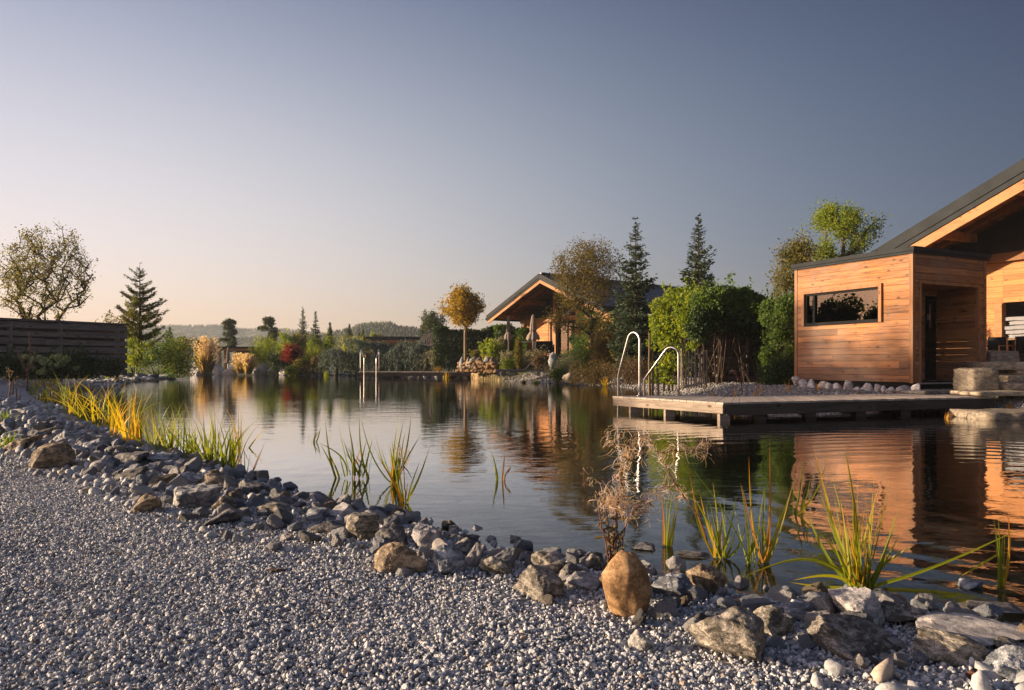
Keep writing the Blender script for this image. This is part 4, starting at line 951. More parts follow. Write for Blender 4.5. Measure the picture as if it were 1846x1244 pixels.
def reed(label, px, py, hpx, n, seed, wpx=14, spread=.22, bend=.6, Y=None, mat='l_reed', z=None, a=None, group=None, bw_=None, extra=None, name='reed_clump', cat='reeds'):
    r = rng(seed); Y = Y or EYE * FPX / (py - HY); x = X(px, Y); z0 = (min(0, gz(x, Y)) - .02 if gz(x, Y) < 0 else gz(x, Y)) if z is None else z
    H = 1.28 * hpx / FPX * Y - min(z0, 0); b = MB(); rad = wpx / FPX * Y / 2
    blades(b, (0, 0, 0), n, H, bw_ or max(.011, 1.2 * Y / 710 * .8), spread, r, bend, rad, a=a)
    if extra: extra(b, r)
    return tag(b.build(name, M[mat], loc=(x, Y, z0)), label, cat, group)
def tuft(label, px, Y, ytop, ybase, wpx, n, mat, seed, spread=.5, bend=1.0, name='grass_tuft', cat='grass', a=None, width=None, plume=0, pm='l_plume', z0=None, group=None):
    r = rng(seed); x = X(px, Y); zb = Z(ybase, Y) if z0 is None else z0; H = Z(ytop, Y) - zb; W = wpx / FPX * Y / 2; root = empty(name, (x, Y, zb), 0, label, cat, group); b = MB()
    sp = math.atan2(W, H) * .75
    blades(b, (0, 0, 0), n, H * (.8 if plume else 1.05), width or max(.02, 1.3 * Y / 710), sp, r, bend, W * .35, segs=5, a=a); b.build('blades', M[mat], root)
    if plume:
        Q = []; D = []
        for _ in range(plume):
            az = r.random() * 6.283; tl = abs(r.normal()) * sp * .8; h = H * r.uniform(.78, 1.06); d = np.array([math.cos(az) * math.sin(tl), math.sin(az) * math.sin(tl), math.cos(tl)]); m = 16; t = np.linspace(.62, 1, m)[:, None]
            q = d * h * t + np.array([math.cos(az), math.sin(az), -.6]) * (t - .6) ** 2 * h * .5 * r.random(); Q.append(q + r.normal(size=(m, 3)) * .035); D.append(np.tile(d, (m, 1)))
        f = MB(); leafquads(f, np.concatenate(Q), 2.0 * Y / 710, r, up=0, asp=.5, D=np.concatenate(D)); f.build('plumes', M[pm], root)
    return root
# ------------------------------------------------------------------ left side: fence, trees, hydrangeas
def rail_fence(name, label, P, Q, zb, zt, rows, seed, npost=4, thick=.07, mat='logs'):
    P = np.array(P, float); Q = np.array(Q, float); Lf_ = np.linalg.norm(Q - P); rz = math.atan2(Q[1] - P[1], Q[0] - P[0]); T = empty(name, (P[0], P[1], zb), rz, label, 'fence'); r = rng(seed); H = zt - zb; ph = H / rows
    b = MB()
    for k in range(rows):
        z = k * ph; x = -r.random() * 1.5
        while x < Lf_:
            xe = min(x + r.uniform(2.6, 4.2), Lf_); xs = max(0, x); y = -.12 + r.uniform(-.02, .02); s = r.uniform(-.012, .012); y1 = y + thick
            za, zb_ = z + ph * .15 + s, z + ph * .86 + r.uniform(-.025, .025)
            b.hexa([(xs, y, za), (xe - .012, y, za - s), (xe - .012, y1, za - s), (xs, y1, za), (xs, y + .012, zb_), (xe - .012, y + .012, zb_ + s), (xe - .012, y1, zb_ + s), (xs, y1, zb_)], .35 + .65 * r.random()); x = xe
    b.build('rails', M[mat], T); bb = MB()
    for k in range(1, rows + 1): bb.box((0, .066, k * ph - ph * .24), (Lf_, .10, k * ph + (ph * .24 if k < rows else 0)), r.random() * .5)
    bb.build('back_rails', M['logs_dark'], T)  # dark tone paints the shade seen in the gaps between rails
    for k in range(npost):
        x = Lf_ * (k + .5) / npost if k < npost - 1 else Lf_ - .35; MB().box((x - .07, -.028, -.3), (x + .07, .055, H - .02), .6).build('post', M['logs'], T)
    for k in range(npost):
        x = Lf_ * (k + .5) / npost if k < npost - 1 else Lf_ - .35; MB().box((x - .03, -.125, .05), (x + .03, -.104, H - .08), .9).build('spacer', M['fascia'], T)
    MB().box((-.02, -.14, H + .002), (Lf_ + .03, .17, H + .07), .2).build('cap_board', M['logs'], T); return T
rail_fence('rail_fence', 'weathered dark fence of thick horizontal rails behind the hydrangeas', (X(-260, 21.0), 21.0), (X(227, 27.9), 27.9), .34, Z(587, 27.9), 7, 3, 5)
def Gp(px, Y): return (X(px, Y), Y, gz(X(px, Y), Y))
Y = 31.0; cx_ = X(82, Y)
broadleaf('deciduous_tree', 'airy round leafy tree rising behind the rail fence at the left edge', (cx_, Y, .3), 6.6, (X(82, Y), Y, Z(487, Y)), (2.2, 1.9, 2.2), 300, 32, .095, M['l_olive'], M['bark'], 11, r0=.12, trunk_top=.62, low=.28, spread=.12, power=.42, lobes=9, cut=-.98, extra=[((X(30, Y), Y, Z(500, Y)), (1.0, .9, 1.7), 34)])
conifer('larch_tree', 'slender open larch standing right of the rail fence end', 252, 30.0, 476, 645, 118, M['l_larch'], 12, droop=-.12, curl=.32, levels=20, bare=.16, dens=1.5, needle=.10, irregular=.5, prof=.75, twig=.6, puff=1.2)
bush('shrub', 'thin leafy bush leaning out between the rail fence and the larch', 213, 29.5, 60, 566, 600, M['l_olive'], 13, 260, leaf=.10)
# hydrangeas
r = rng(77)
for q, (px, yt, w_, lb) in enumerate(((74, 634, 52, 'hydrangea with pale green heads left of its twin, before the fence'), (124, 636, 66, 'wider hydrangea full of pale green heads before the fence'))):
    Y = 22.5; rt = bush('hydrangea', lb, px, Y, w_ + 14, yt, 680, M['l_dark'], 60 + q, 1500, leaf=.10, group='hydrangeas by the fence')
    W = w_ / FPX * Y / 2
    for k in range(15 if q == 0 else 22):
        f = MB(); V, Fq = ICO[2]; s = r.uniform(.05, .10); x = r.uniform(-1.1, 1.1) * W; z = r.uniform(.18, .92) * (Z(yt, Y) - Z(680, Y)) * (1 - .25 * abs(x / W)); n_ = 240
        d = r.normal(size=(n_, 3)); d /= np.linalg.norm(d, axis=1)[:, None]; leafquads(f, d * s * [1, 1, .8] + [x, -W * .7 - r.random() * .25, z], .045, r, up=0, asp=.9, D=np.cross(d, r.normal(size=(n_, 3))))
        f.build('flower_head', M['l_cream'], rt)
for px, Yb, yt, yb_, w_, mt, sd, lb in ((22, 22.0, 640, 684, 70, 'l_dark', 1, 'low dark grassy planting at the foot of the fence, left of the hydrangeas'), (185, 26.0, 648, 676, 80, 'l_dark', 2, 'low dark planting below the right end of the rail fence')):
    bush('ground_cover', lb, px, Yb, w_, yt, yb_, M[mt], 70 + sd, 900, leaf=.10, cat='plants')
# green shrubs between the fence and the plume grass
bush('shrub', 'yellow green shrub hugging the end of the rail fence', 243, 29.0, 46, 604, 672, M['l_lime'], 81, 900)
bush('shrub', 'broad dark green shrub on the left bank under the larch', 285, 33.0, 118, 602, 672, M['l_green'], 82, 3200, lumps=22)
bush('shrub', 'sunlit green shrub just left of the large plume grass', 326, 36.0, 66, 600, 672, M['l_olive'], 83, 1700)
conifer('spruce_tree', 'tiny spruce tip poking out of the left bank shrubs', 306, 38.0, 588, 640, 24, M['l_pine'], 84)
bush('shrub', 'low green bush spilling to the water at the left bank', 322, 37.0, 66, 645, 679, M['l_green'], 85, 900)
# plume grasses
tuft('large pink plumed fountain grass behind the pale boulders', 371, 52, 610, 672, 54, 260, 'l_straw', 91, plume=190, name='plume_grass', cat='grass', a=.4)
tuft('small pink plumed grass, left of the pair in front of the pavilion', 433, 50, 639, 673, 34, 170, 'l_straw', 92, plume=120, name='plume_grass', a=.4)
tuft('small pink plumed grass, right of the pair beside the jagged rocks', 447, 48.5, 640, 675, 24, 150, 'l_straw', 93, plume=100, name='plume_grass', a=.5)
# pavilions behind
def pavilion(name, label, x0, x1, Y, ytop, yroof, ybase, depth, posts):
    T = empty(name, (X(x0, Y), Y, Z(ybase, Y)), 0, label, 'pavilion'); W = X(x1, Y) - X(x0, Y); H = Z(ytop, Y) - Z(ybase, Y); h = (yroof - ytop) / FPX * Y
    rf = MB().box((-.1, -.3, H - h * .45), (W + .1, depth, H)).build('roof', M['darkmetal'], T); MB().box((-.05, -.2, H - h), (W + .05, depth - .1, H - h * .452), .5).build('roof_beam', M['beam'], T)
    for f in posts:
        for y in (0, depth - .4): MB().box((f * W - .09, y, 0), (f * W + .09, y + .18, H - h - .002)).build('post', M['beam'], T)
    MB().box((.1, depth - .15, 0), (W - .1, depth - .05, H - h - .002), .3).build('back_wall', M['soffit'], T); return T
pavilion('pavilion', 'low dark flat roofed pavilion behind the closed parasol at the far left bank', 394, 454, 60, 625, 632, 668, 4, (.03, .2, .55, .97))
pavilion('pavilion', 'long flat roofed building with a pale edge beyond the weeping cedars', 662, 770, 62, 607, 619, 668, 6, (.03, .35, .65, .97))
# parasols, closed
def parasol(label, px, Y, ytop, yfold, ybase, seed, wpx=14, mat='parasol'):
    z0 = Z(ybase, Y); H = Z(ytop, Y) - z0; T = empty('closed_parasol', (X(px, Y), Y, z0), 0, label, 'parasol', 'closed parasols'); MB().sweep([(0, 0, 0), (0, 0, H)], .035 * Y / 42, 8).build('pole', M['steel'], T)
    MB().sweep([(0, 0, 0), (0, 0, .08)], [.35, .3], 16).build('foot', M['black'], T)
    zf = Z(yfold, Y) - z0; W = wpx / FPX * Y / 2; an = np.linspace(0, 2 * np.pi, 33)[:-1]; V = []
    pr = ((H * .995, .05), (H * .96, .22), (zf + (H - zf) * .62, .42), (zf + (H - zf) * .40, .5), (zf + (H - zf) * .33, .42), (zf + (H - zf) * .18, .85), (zf, 1.0))
    for z, f in pr: V += [((W * f * (1 + .16 * math.cos(8 * a))) * math.cos(a), (W * f * (1 + .16 * math.cos(8 * a))) * math.sin(a), z + (.05 * math.cos(8 * a) if z == zf else 0)) for a in an]
    F = [(i * 32 + j, i * 32 + (j + 1) % 32, (i + 1) * 32 + (j + 1) % 32, (i + 1) * 32 + j) for i in range(len(pr) - 1) for j in range(32)]
    MB().add(V, F).build('canopy', M[mat], T, smooth=True); MB().sweep([(0, 0, zf + (H - zf) * .34), (0, 0, zf + (H - zf) * .37)], W * .5, 16).build('strap', M['black'], T)
parasol('closed beige parasol before the low pavilion on the far left', 411, 56, 627, 655, 668, 1, 12)
parasol('closed taupe parasol between the hedge and the timber house', 916.5, 39.5, 570, 612, 638, 2, 14)
parasol('closed taupe parasol in front of the timber house wall', 961, 36.5, 567, 613, 636, 3, 22)
# trees beyond, left to right
pine('pine_tree', 'dark layered pine above the low pavilion on the far left', 412, 78, 577, 640, 34, M['l_pine'], 101, tiers=9, low=.12)
pine('pine_tree', 'pine with a leaning domed head left of the two spruces', 484, 72, 573, 640, 44, M['l_pine'], 102, low=.25)
conifer('spruce_tree', 'taller of the two grey green spruces at the far bank', 546, 62, 554, 660, 34, M['l_blue'], 103, droop=-.1, curl=.3)
conifer('spruce_tree', 'shorter spruce just right of the tallest one at the far bank', 569, 63, 559, 660, 30, M['l_blue'], 104)
conifer('cypress_tree', 'slim cypress right of the two spruces', 595, 60, 580, 655, 20, M['l_pine'], 105, curl=.8, droop=-.5)
conifer('cypress_tree', 'small dark conical tree left of the long flat roof', 630, 75, 584, 640, 13, M['l_pine'], 106, curl=.8, droop=-.5)
conifer('cypress_tree', 'little dark cone above the lime green grass, left of its twin', 647, 80, 600, 640, 8, M['l_dark'], 107, curl=.8, droop=-.5, group='small dark cones before the hill')
conifer('cypress_tree', 'little dark cone beside the left end of the long flat roof', 655, 78, 594, 640, 9, M['l_dark'], 108, curl=.8, droop=-.5, group='small dark cones before the hill')
for q, (px, w_, yt, lb) in enumerate(((672, 20, 594, 'yellow green round tree above the long flat roof'), (687, 16, 596, 'darker round tree above the long flat roof'))):
    bush('round_tree', lb, px, 85, w_, yt, 640, M['l_lime' if q == 0 else 'l_olive'], 110 + q, 700, cat='tree')
bush('willow_shrub', 'tall willowy light green shrub behind the jagged rocks', 484, 52, 64, 598, 674, M['l_lime'], 120, 2400, up=2.0, asp=.3, lumps=20)
bush('shrub', 'yellow tinted shrub with upright tips behind the willowy shrub', 515, 57, 40, 588, 660, M['l_lime'], 121, 1500, up=-1)
bush('shrub', 'leafy green shrub in front of the two spruces', 545, 58, 50, 592, 664, M['l_olive'], 122, 1800)
bush('shrub', 'yellow flowering shrub between the red maple and the cypress', 578, 57, 56, 603, 662, M['l_lime'], 123, 1700)
bush('shrub', 'dark grey green shrub left of the red maple', 502, 51, 40, 636, 674, M['l_dark'], 124, 1000)
tuft('bright yellow green arching grass above the mounds, right of the red maple', 563, 52, 624, 662, 54, 320, 'l_lime', 125, a=.8, name='ornamental_grass')
tuft('lime green feathery grass left of the long flat roof', 634, 56, 603, 650, 56, 380, 'l_lime', 126, a=.85, name='ornamental_grass')
# red maple
Y = 50
broadleaf('japanese_maple', 'small dark red japanese maple on the far bank', (X(527, Y), Y, Z(672, Y)), 1.9, (X(527, Y), Y, Z(637, Y)), (.92, .8, .62), 90, 34, .13, M['l_red'], M['bark'], 127, r0=.05, trunk_top=.6, low=.35, spread=.1)
bush('shrub', 'rounded olive mound below the red maple', 541, 49.5, 36, 648, 675, M['l_olive'], 128, 1100)
bush('shrub', 'rounded olive mound with reddish tips, right of the red maple', 574, 49, 40, 642, 675, M['l_rust'], 129, 1200)
bush('shrub', 'small lime bush at the waterline right of the jagged rocks', 528, 48.5, 26, 662, 676, M['l_lime'], 130, 500)
# weeping blue cedars
weeping('weeping_cedar', 'blue grey weeping cedar, leftmost of the row behind the far dock', 604, 46, 50, 626, 676, M['l_blue'], 141, 70, group=None)
weeping('weeping_cedar', 'wide weeping cedar arching over the two far handrails', 672, 46.5, 100, 617, 674, M['l_blue'], 142, 120, arch=lambda u: .95 - .12 * u + .03 * np.sin(u * 7) - .25 * np.clip(u - .6, 0, 1))
weeping('weeping_cedar', 'hump shaped weeping cedar left of the wire dome', 728, 45.5, 60, 616, 674, M['l_blue'], 143, 90, arch=lambda u: .75 + .22 * np.sin((u + .6) * 2.2))
weeping('weeping_cedar', 'mop headed weeping cedar below the wire dome', 757, 45.0, 36, 614, 674, M['l_blue'], 144, 60)
weeping('weeping_cedar', 'narrow weeping cedar at the right end of the cedar row', 806, 43.6, 30, 626, 672, M['l_blue'], 145, 55)
weeping('weeping_cedar', 'thin curtain of weeping cedar under the dome and hedge', 780, 44.4, 34, 630, 672, M['l_silver'], 146, 40)
for q, (px, w_, yt, yb_, mt, lb) in enumerate(((737, 16, 634, 662, 'l_reedy', 'yellow iris clump glowing behind the cedar curtains, left one'), (752, 16, 632, 650, 'l_reedy', 'yellow grass showing through the cedars below the dome'), (791, 14, 657, 671, 'l_reedy', 'small golden grass at the far dock, below the narrow cedar'), (664, 5, 630, 660, 'l_reedy', 'thin yellow tuft between the two far handrails'))):
    tuft(lb, px, 47.5 if q != 2 else 42.6, yt, yb_, w_, 90, mt, 150 + q)
for q, (px, w_, yt) in enumerate(((640, 70, 640), (710, 70, 645), (770, 60, 645))):
    bush('undergrowth', ('dark undergrowth behind the leftmost cedars', 'dark undergrowth behind the middle cedars', 'dark undergrowth below the wire dome')[q], px, 48.5, w_, yt, 676, M['l_dark'], 160 + q, 1500, cat='plants')
# far dock lamp post & wire dome
dm = empty('wire_dome', (X(786, 52), 52, Z(626, 52)), 0, 'grey domed garden pavilion roof of curved ribs behind the cedars', 'pavilion'); rb = MB(); Rd = 31 / FPX * 52; Hd = 31 / FPX * 52
for k in range(40):
    a = k / 40 * math.pi * 2; rb.sweep([(Rd * math.cos(t) * math.cos(a), Rd * math.cos(t) * math.sin(a), Hd * math.sin(t) ** 1.05) for t in np.linspace(0, math.pi / 2 - .02, 12)], .024, 5)
rb.build('ribs', M['curtain'], dm); rg = MB()
for z, f in ((0, 1), (.12, .995)): rg.sweep([(Rd * f * math.cos(a), Rd * f * math.sin(a), z) for a in np.linspace(0, 2 * math.pi, 41)], .04, 6)
rg.build('ring', M['curtain'], dm)
for k in range(8):
    a = k / 8 * 6.283; MB().sweep([(Rd * math.cos(a), Rd * math.sin(a), -1.9), (Rd * math.cos(a), Rd * math.sin(a), 0)], .05, 6).build('post', M['curtain'], dm)
# golden maple with straight pale trunk
Y = 39.0
def gb_(P): return -.25 * (P[:, 0] > 0) + .1
broadleaf('golden_maple', 'round headed golden yellow maple on a straight bare trunk', (X(839, Y), Y, Z(650, Y)), 4.1, (X(837, Y), Y, Z(556, Y)), (1.08, 1.0, 1.02), 190, 44, .12, M['l_gold'], M['bark_tan'], 171, r0=.10, trunk_top=.93, low=.52, spread=.13, power=.4, lobes=5, extra=[((X(834, Y), Y, Z(532, Y)), (.55, .5, .5), 50)])
# hedge and dark trees behind
def hedge(name, label, x0, x1, Y0, Y1, ytop, ybase, seed, n, mat, bumpy=.25, depth=1.2, cat='hedge'):
    r = rng(seed); Xa, Xb = X(x0, Y0), X(x1, Y1); t = r.random(n); y = Y0 + (Y1 - Y0) * t; x = Xa + (Xb - Xa) * t; zb = Z(ybase, (Y0 + Y1) / 2); Hh = Z(ytop, (Y0 + Y1) / 2) - zb
    top = Hh * (1 - bumpy * vn(x, x * 0, 1.1, seed) - bumpy * .4 * vn(x, x * 0, 3.5, seed)); fr = r.random(n); z = top * np.where(fr < .72, r.random(n), 1 - r.random(n) * .06)
    yy = y + np.where(fr < .5, -depth / 2 * (1 + .35 * (vn(x, z, 1.6, seed) - .5)), r.uniform(-depth / 2, depth / 2, n)); P = np.stack([x - Xa, yy - Y0, z], 1)
    root = empty(name, (Xa, Y0, zb), 0, label, cat); m = MB(); leafquads(m, P + r.normal(size=(n, 3)) * .05, 2.3 * Y0 / 710, r, up=-.6, a=.3 + .7 * r.random(n) * vn(x, z, 2, seed + 1)); m.build('foliage', mat, root)
    s = MB()
    for k in range(max(3, int(abs(Xb - Xa) / .8))): f = (k + .5) / max(3, int(abs(Xb - Xa) / .8)); s.sweep([((Xb - Xa) * f, (Y1 - Y0) * f, -.1), ((Xb - Xa) * f, (Y1 - Y0) * f, Hh * .75)], [.06, .02], 5)
    s.build('trunk', M['bark'], root); return root
for q, (x0, x1, yt) in enumerate(((783, 806, 583), (804, 828, 590), (826, 852, 592), (850, 874, 594))):
    hedge('columnar_hedge', ('tall clipped yew column nearest the wire dome', 'second yew column left of the golden maple trunk', 'yew column right behind the golden maple trunk', 'fourth yew column, right of the golden maple trunk')[q], x0, x1, 43, 43, yt, 662, 180 + q, 2600, M['l_dark'], .12)
hedge('hedge', 'dark green hedge between the golden maple and the first parasol', 872, 893, 43, 43, 586, 655, 185, 2400, M['l_dark'])
hedge('hedge', 'tall green hedge directly behind the taupe parasol', 892, 922, 42.5, 42.5, 578, 650, 186, 3400, M['l_green'])
hedge('hedge', 'green hedge reaching the corner post of the timber house', 920, 948, 42.5, 42, 574, 650, 187, 3200, M['l_green'])
Y = 58
broadleaf('background_tree', 'loose grey green tree behind the wire dome', (X(778, Y), Y, .3), 4.6, (X(780, Y), Y, Z(582, Y)), (1.05, .9, 1.15), 110, 30, .16, M['l_pine'], M['bark'], 190, r0=.1, spread=.2)
conifer('spruce_tree', 'spruce beside the loose tree left of the golden maple', 766, 59, 558, 640, 22, M['l_pine'], 191)
# ------------------------------------------------------------------ middle: bank of the timber house
bush('shrub', 'bright lime shrub left of the taupe parasols, above the stone wall', 886, 36.4, 46, 612, 646, M['l_lime'], 201, 700, leaf=.15)
bush('shrub', 'greyish twiggy shrub behind the bright lime one', 899, 38, 30, 606, 646, M['l_silver'], 202, 600)
bush('shrub', 'low dark rounded shrub right of the golden maple foot', 858, 37, 22, 633, 648, M['l_olive'], 203, 400)
conifer('dwarf_cypress', 'slim golden dwarf cypress between the two parasols', 935, 34.0, 612, 664, 15, M['l_olive'], 204, curl=.9, droop=-.7, prof=.35, bare=.02, cat='shrub')
bush('lavender', 'grey green lavender mound left of the dwarf cypress', 918, 34.5, 34, 636, 662, M['l_silver'], 205, 900, cat='plants')
bush('lavender', 'wide grey green lavender bed below the parasol at the house', 958, 35, 60, 634, 664, M['l_silver'], 206, 1500, cat='plants')
bush('shrub', 'small yellow green cushion plant beside the lounger', 915, 32.5, 30, 650, 664, M['l_lime'], 207, 500)
bush('shrub', 'dark round shrub in front of the house window', 1041, 35.5, 26, 606, 632, M['l_dark'], 208, 600)
bush('heather', 'brownish heather between lounger and leaning slab', 976, 33.5, 36, 636, 668, M['l_mauve'], 209, 700, cat='plants')
bush('shrub', 'grey green bush of fine stems right of the leaning slab', 1013, 31, 66, 640, 682, M['l_silver'], 210, 1500, up=-1, asp=.3)
bush('shrub', 'fresh green shrub with small yellow and white blossoms near the house', 1046, 32, 84, 616, 676, M['l_green'], 211, 3000, lumps=20, flower=.09, fmat=M['l_cream'], nf=2)
bush('shrub', 'orange brown tall shrub behind the near handrails', 1097, 30, 80, 584, 682, M['l_rust'], 212, 4200, lumps=22)
bush('shrub', 'tall mixed green shrub hiding the right corner of the house', 1116, 31, 96, 556, 690, M['l_olive'], 219, 5200, lumps=26)
bush('shrub', 'dark green shrub beneath the blue spruce', 1134, 29, 76, 596, 690, M['l_olive'], 213, 3200, lumps=22)
bush('shrub', 'leafy green shrub in front of the house eaves', 1092, 32.5, 112, 548, 650, M['l_green'], 214, 5200, lumps=26)
bush('shrub', 'dark green shrub between blue spruce and climbing vine', 1186, 30, 80, 566, 690, M['l_dark'], 215, 3000, lumps=20)
bush('heather', 'reddish brown heather mound, left part of the bank over the gravel', 1068, 27.5, 86, 652, 692, M['l_rust'], 216, 2200, leaf=.06, cat='plants')
bush('heather', 'mauve brown heather mound behind the tall near handrail', 1128, 26, 86, 650, 697, M['l_mauve'], 217, 2200, leaf=.06, cat='plants')
bush('shrub', 'small green tuft of leaves left of the pale round boulder', 1005, 30.2, 30, 664, 688, M['l_green'], 218, 500)
Y = 31.5
broadleaf('deciduous_tree', 'sparse bronze leaved tree in front of the slate roof', (X(1068, Y), Y, .8), 5.0, (X(1058, Y), Y, Z(492, Y)), (1.62, 1.4, 1.65), 300, 44, .085, M['l_bronze'], M['bark'], 221, r0=.09, trunk_top=.5, low=.25, spread=.17, power=.42, lobes=9,
    extra=[((X(1000, Y), Y - .3, Z(573, Y)), (.65, .4, .14), 18), ((X(1040, Y), Y - .3, Z(590, Y)), (.85, .4, .10), 18), ((X(1035, Y), Y, Z(545, Y)), (.7, .4, .12), 14)])
conifer('blue_spruce', 'tall blue spruce between bronze tree and timber roof', 1146, 27.5, 397, 690, 112, M['l_spruce'], 231, droop=.08, curl=.35, bare=.02, needle=.15, prof=.72, irregular=.5, puff=1.5, asp=.42, levels=44, dens=1.2, top=.16)
conifer('blue_spruce', 'blue spruce rising behind the vine covered fence', 1259, 26.5, 388, 690, 108, M['l_spruce'], 232, droop=.05, curl=.4, bare=.02, needle=.15, prof=.72, irregular=.5, puff=1.5, asp=.42, levels=44, dens=1.2, top=.16)
# ------------------------------------------------------------------ vine fence, stakes, shrubs left of the cabin
FY = 19.2
rail_fence('rail_fence', 'dark rail fence overgrown by vines left of the cabin', (X(1262, 19.8), 19.8), (X(1470, 21.0), 21.0), .28, Z(556, 19.5), 8, 5, 4, mat='logs_dark')  # darker rails than the left fence: the shade here is in the colour
def vine(name, label, x0, x1, Y0, Y1, top, bot, n, seed, mat, leaf, yoff=-.25, K=60, cat='vine', rr=(.16, .42)):
    """climber hanging over its support in overlapping tufts; top/bot: height profiles (px row) over px column"""
    r = rng(seed); px = r.uniform(x0 + 6, x1 - 6, K); t = (px - x0) / (x1 - x0); Y = Y0 + (Y1 - Y0) * t; zt = Z(np.interp(px, *zip(*top)), Y); zb = Z(np.interp(px, *zip(*bot)), Y)
    rad = r.uniform(rr[0], rr[1], K); u = r.beta(1.5, .8, K); z = zb + rad * .6 + (zt - rad * .7 - zb - rad * .6) * u; C_ = np.stack([X(px, Y), Y + yoff - r.random(K) * .4, z], 1)
    k = r.choice(K, n, p=rad ** 2 / (rad ** 2).sum()); d = r.normal(size=(n, 3)); d /= np.linalg.norm(d, axis=1)[:, None]
    P = C_[k] + d * (rad[k] * r.uniform(.35, 1.1, n) ** .6)[:, None] * [1, .7, .85]; ac = r.random(K)[k]
    ms = K // 2; sh = []
    for _ in range(ms):                                   # loose shoots reaching up and hanging out
        c0 = C_[r.integers(K)]; dr = np.array([r.normal() * .7, -.4 * r.random(), r.choice([1.0, -1.0], p=[.55, .45])]); dr /= np.linalg.norm(dr); m_ = 16; tt = np.linspace(.3, 1, m_)[:, None]
        sh.append(c0 + dr * tt * r.uniform(.4, .75) + r.normal(size=(m_, 3)) * .03)
    P = np.concatenate([P] + sh); ac = np.concatenate([ac, r.random(ms * 16)]); P[:, 2] = np.maximum(P[:, 2], .3)
    c_ = P.mean(0); o = np.array([c_[0], c_[1], .3]); root = empty(name, tuple(o), 0, label, cat)
    m = MB(); leafquads(m, P - o, leaf, r, up=.9, asp=.75, a=r.random(len(P)) * .6 + .4 * ac); m.build('foliage', mat, root)
    s = MB()
    for _ in range(14):
        q = C_[r.integers(0, K)] - o; s.sweep([(q[0] + r.normal() * .2, q[1] + .3, -.05), (q[0] + r.normal() * .15, q[1] + .2, q[2] * .5), tuple(q)], [.012, .009, .005], 5)
    s.build('stem', M['bark'], root); return root
vine('climbing_vine', 'dark green vine draped over the rail fence left of the cabin', 1240, 1440, 19.55, 20.7, [(1240, 530), (1270, 521), (1320, 524), (1350, 532), (1380, 543), (1400, 540), (1440, 520)], [(1240, 625), (1290, 610), (1320, 600), (1345, 625), (1380, 690), (1440, 695)], 26000, 241, M['l_dark'], .085, K=85)
vine('climbing_vine', 'sunlit lime green climbing vine on stakes behind the near handrails', 1166, 1262, 21.6, 19.9, [(1166, 600), (1180, 545), (1200, 528), (1225, 517), (1262, 523)], [(1166, 700), (1205, 705), (1240, 640), (1262, 600)], 11000, 242, M['l_lime'], .085, K=80, rr=(.12, .34))
vine('climbing_vine', 'green leaves spilling along the top of the overgrown fence', 1245, 1365, 19.4, 20.2, [(1245, 521), (1265, 516), (1300, 520), (1330, 522), (1365, 545)], [(1245, 585), (1300, 570), (1365, 580)], 8000, 243, M['l_green'], .085, K=34)
# woven stakes of the little picket fence and the vine poles
pk = empty('picket_fence', (X(1232, 19.2), 19.2, .28), 0, 'little fence of thin grey pickets under the vine', 'fence'); r = rng(9); pm = MB()
for k in range(11):
    px = 1228 + k * 4.6; x = X(px, 19.2) - X(1232, 19.2); pm.sweep([(x, r.normal() * .02, -.1), (x + r.normal() * .03, 0, (Z(629 + r.integers(-3, 9), 19.2) - .3))], [.022, .018], 6, r.random())
pm.build('pickets', M['fascia'], pk); MB().beam((-.1, .05, .35), (.8, .05, .35), .03, .03).beam((-.1, .05, .75), (.8, .05, .75), .03, .03).build('cross_rail', M['stake'], pk)
for q, (px, pt, pb, lb) in enumerate(((1171, 601, 704, 'tall thick bare stake at the left edge of the lime vine'), (1176, 640, 704, 'stake right beside the tallest one under the vine'), (1187, 650, 703, 'thin brown vine stake, third from the left'), (1197, 646, 706, 'thin leaning vine stake behind the second handrail'), (1205, 634, 703, 'brown vine stake just left of the second handrail foot'), (1213, 640, 704, 'thin vine stake left of the pickets'))):
    Y = 20.6; z0 = gz(X(px, Y), Y); tag(MB().sweep([(0, 0, -.15), (r.normal() * .02, 0, (Z(pt, Y) - z0) * .5), (r.normal() * .06, 0, Z(pt, Y) - z0)], [.045 if q == 0 else .03, .035, .028], 7, .5).build('vine_stake', M['stake'], loc=(X(px, Y), Y, z0)), lb, 'stake', 'stakes under the climbing vine')
bush('shrub', 'dark leafy shrub pressed against the left side of the cabin', 1408, 18.3, 74, 508, 690, M['l_green'], 251, 4200, depth=.7, lumps=26, leaf=.085)
bush('shrub', 'dark low shrub beneath the overgrown fence', 1400, 17.4, 74, 646, 698, M['l_dark'], 252, 1700, leaf=.07, depth=.5)
bush('shrub', 'feathery olive shrub topping the fence corner', 1395, 21.5, 50, 508, 600, M['l_olive'], 253, 1000, leaf=.08)
Y = 25
broadleaf('deciduous_tree', 'round green tree behind the flat cabin roof', (X(1520, Y), Y, .5), 6.4, (X(1524, Y), Y, Z(405, Y)), (1.2, 1.1, .72), 64, 90, .085, M['l_lime'], M['bark'], 261, r0=.08, trunk_top=.86, low=.6, spread=.14, power=.5, extra=[((X(1487, Y), Y, Z(390, Y)), (.5, .5, .42), 18), ((X(1490, Y), Y, Z(452, Y)), (.75, .6, .35), 18), ((X(1550, Y), Y, Z(440, Y)), (.5, .5, .35), 9)], lobes=8)
Y = 22.5
broadleaf('deciduous_tree', 'darker reddish green tree at the left corner of the cabin roof', (X(1440, Y), Y, .5), 4.4, (X(1438, Y), Y, Z(462, Y)), (.58, .55, .72), 90, 40, .085, M['l_olive'], M['bark'], 262, r0=.07, trunk_top=.8, low=.4, spread=.13, extra=[((X(1424, Y), Y, Z(505, Y)), (.5, .5, .7), 50)])
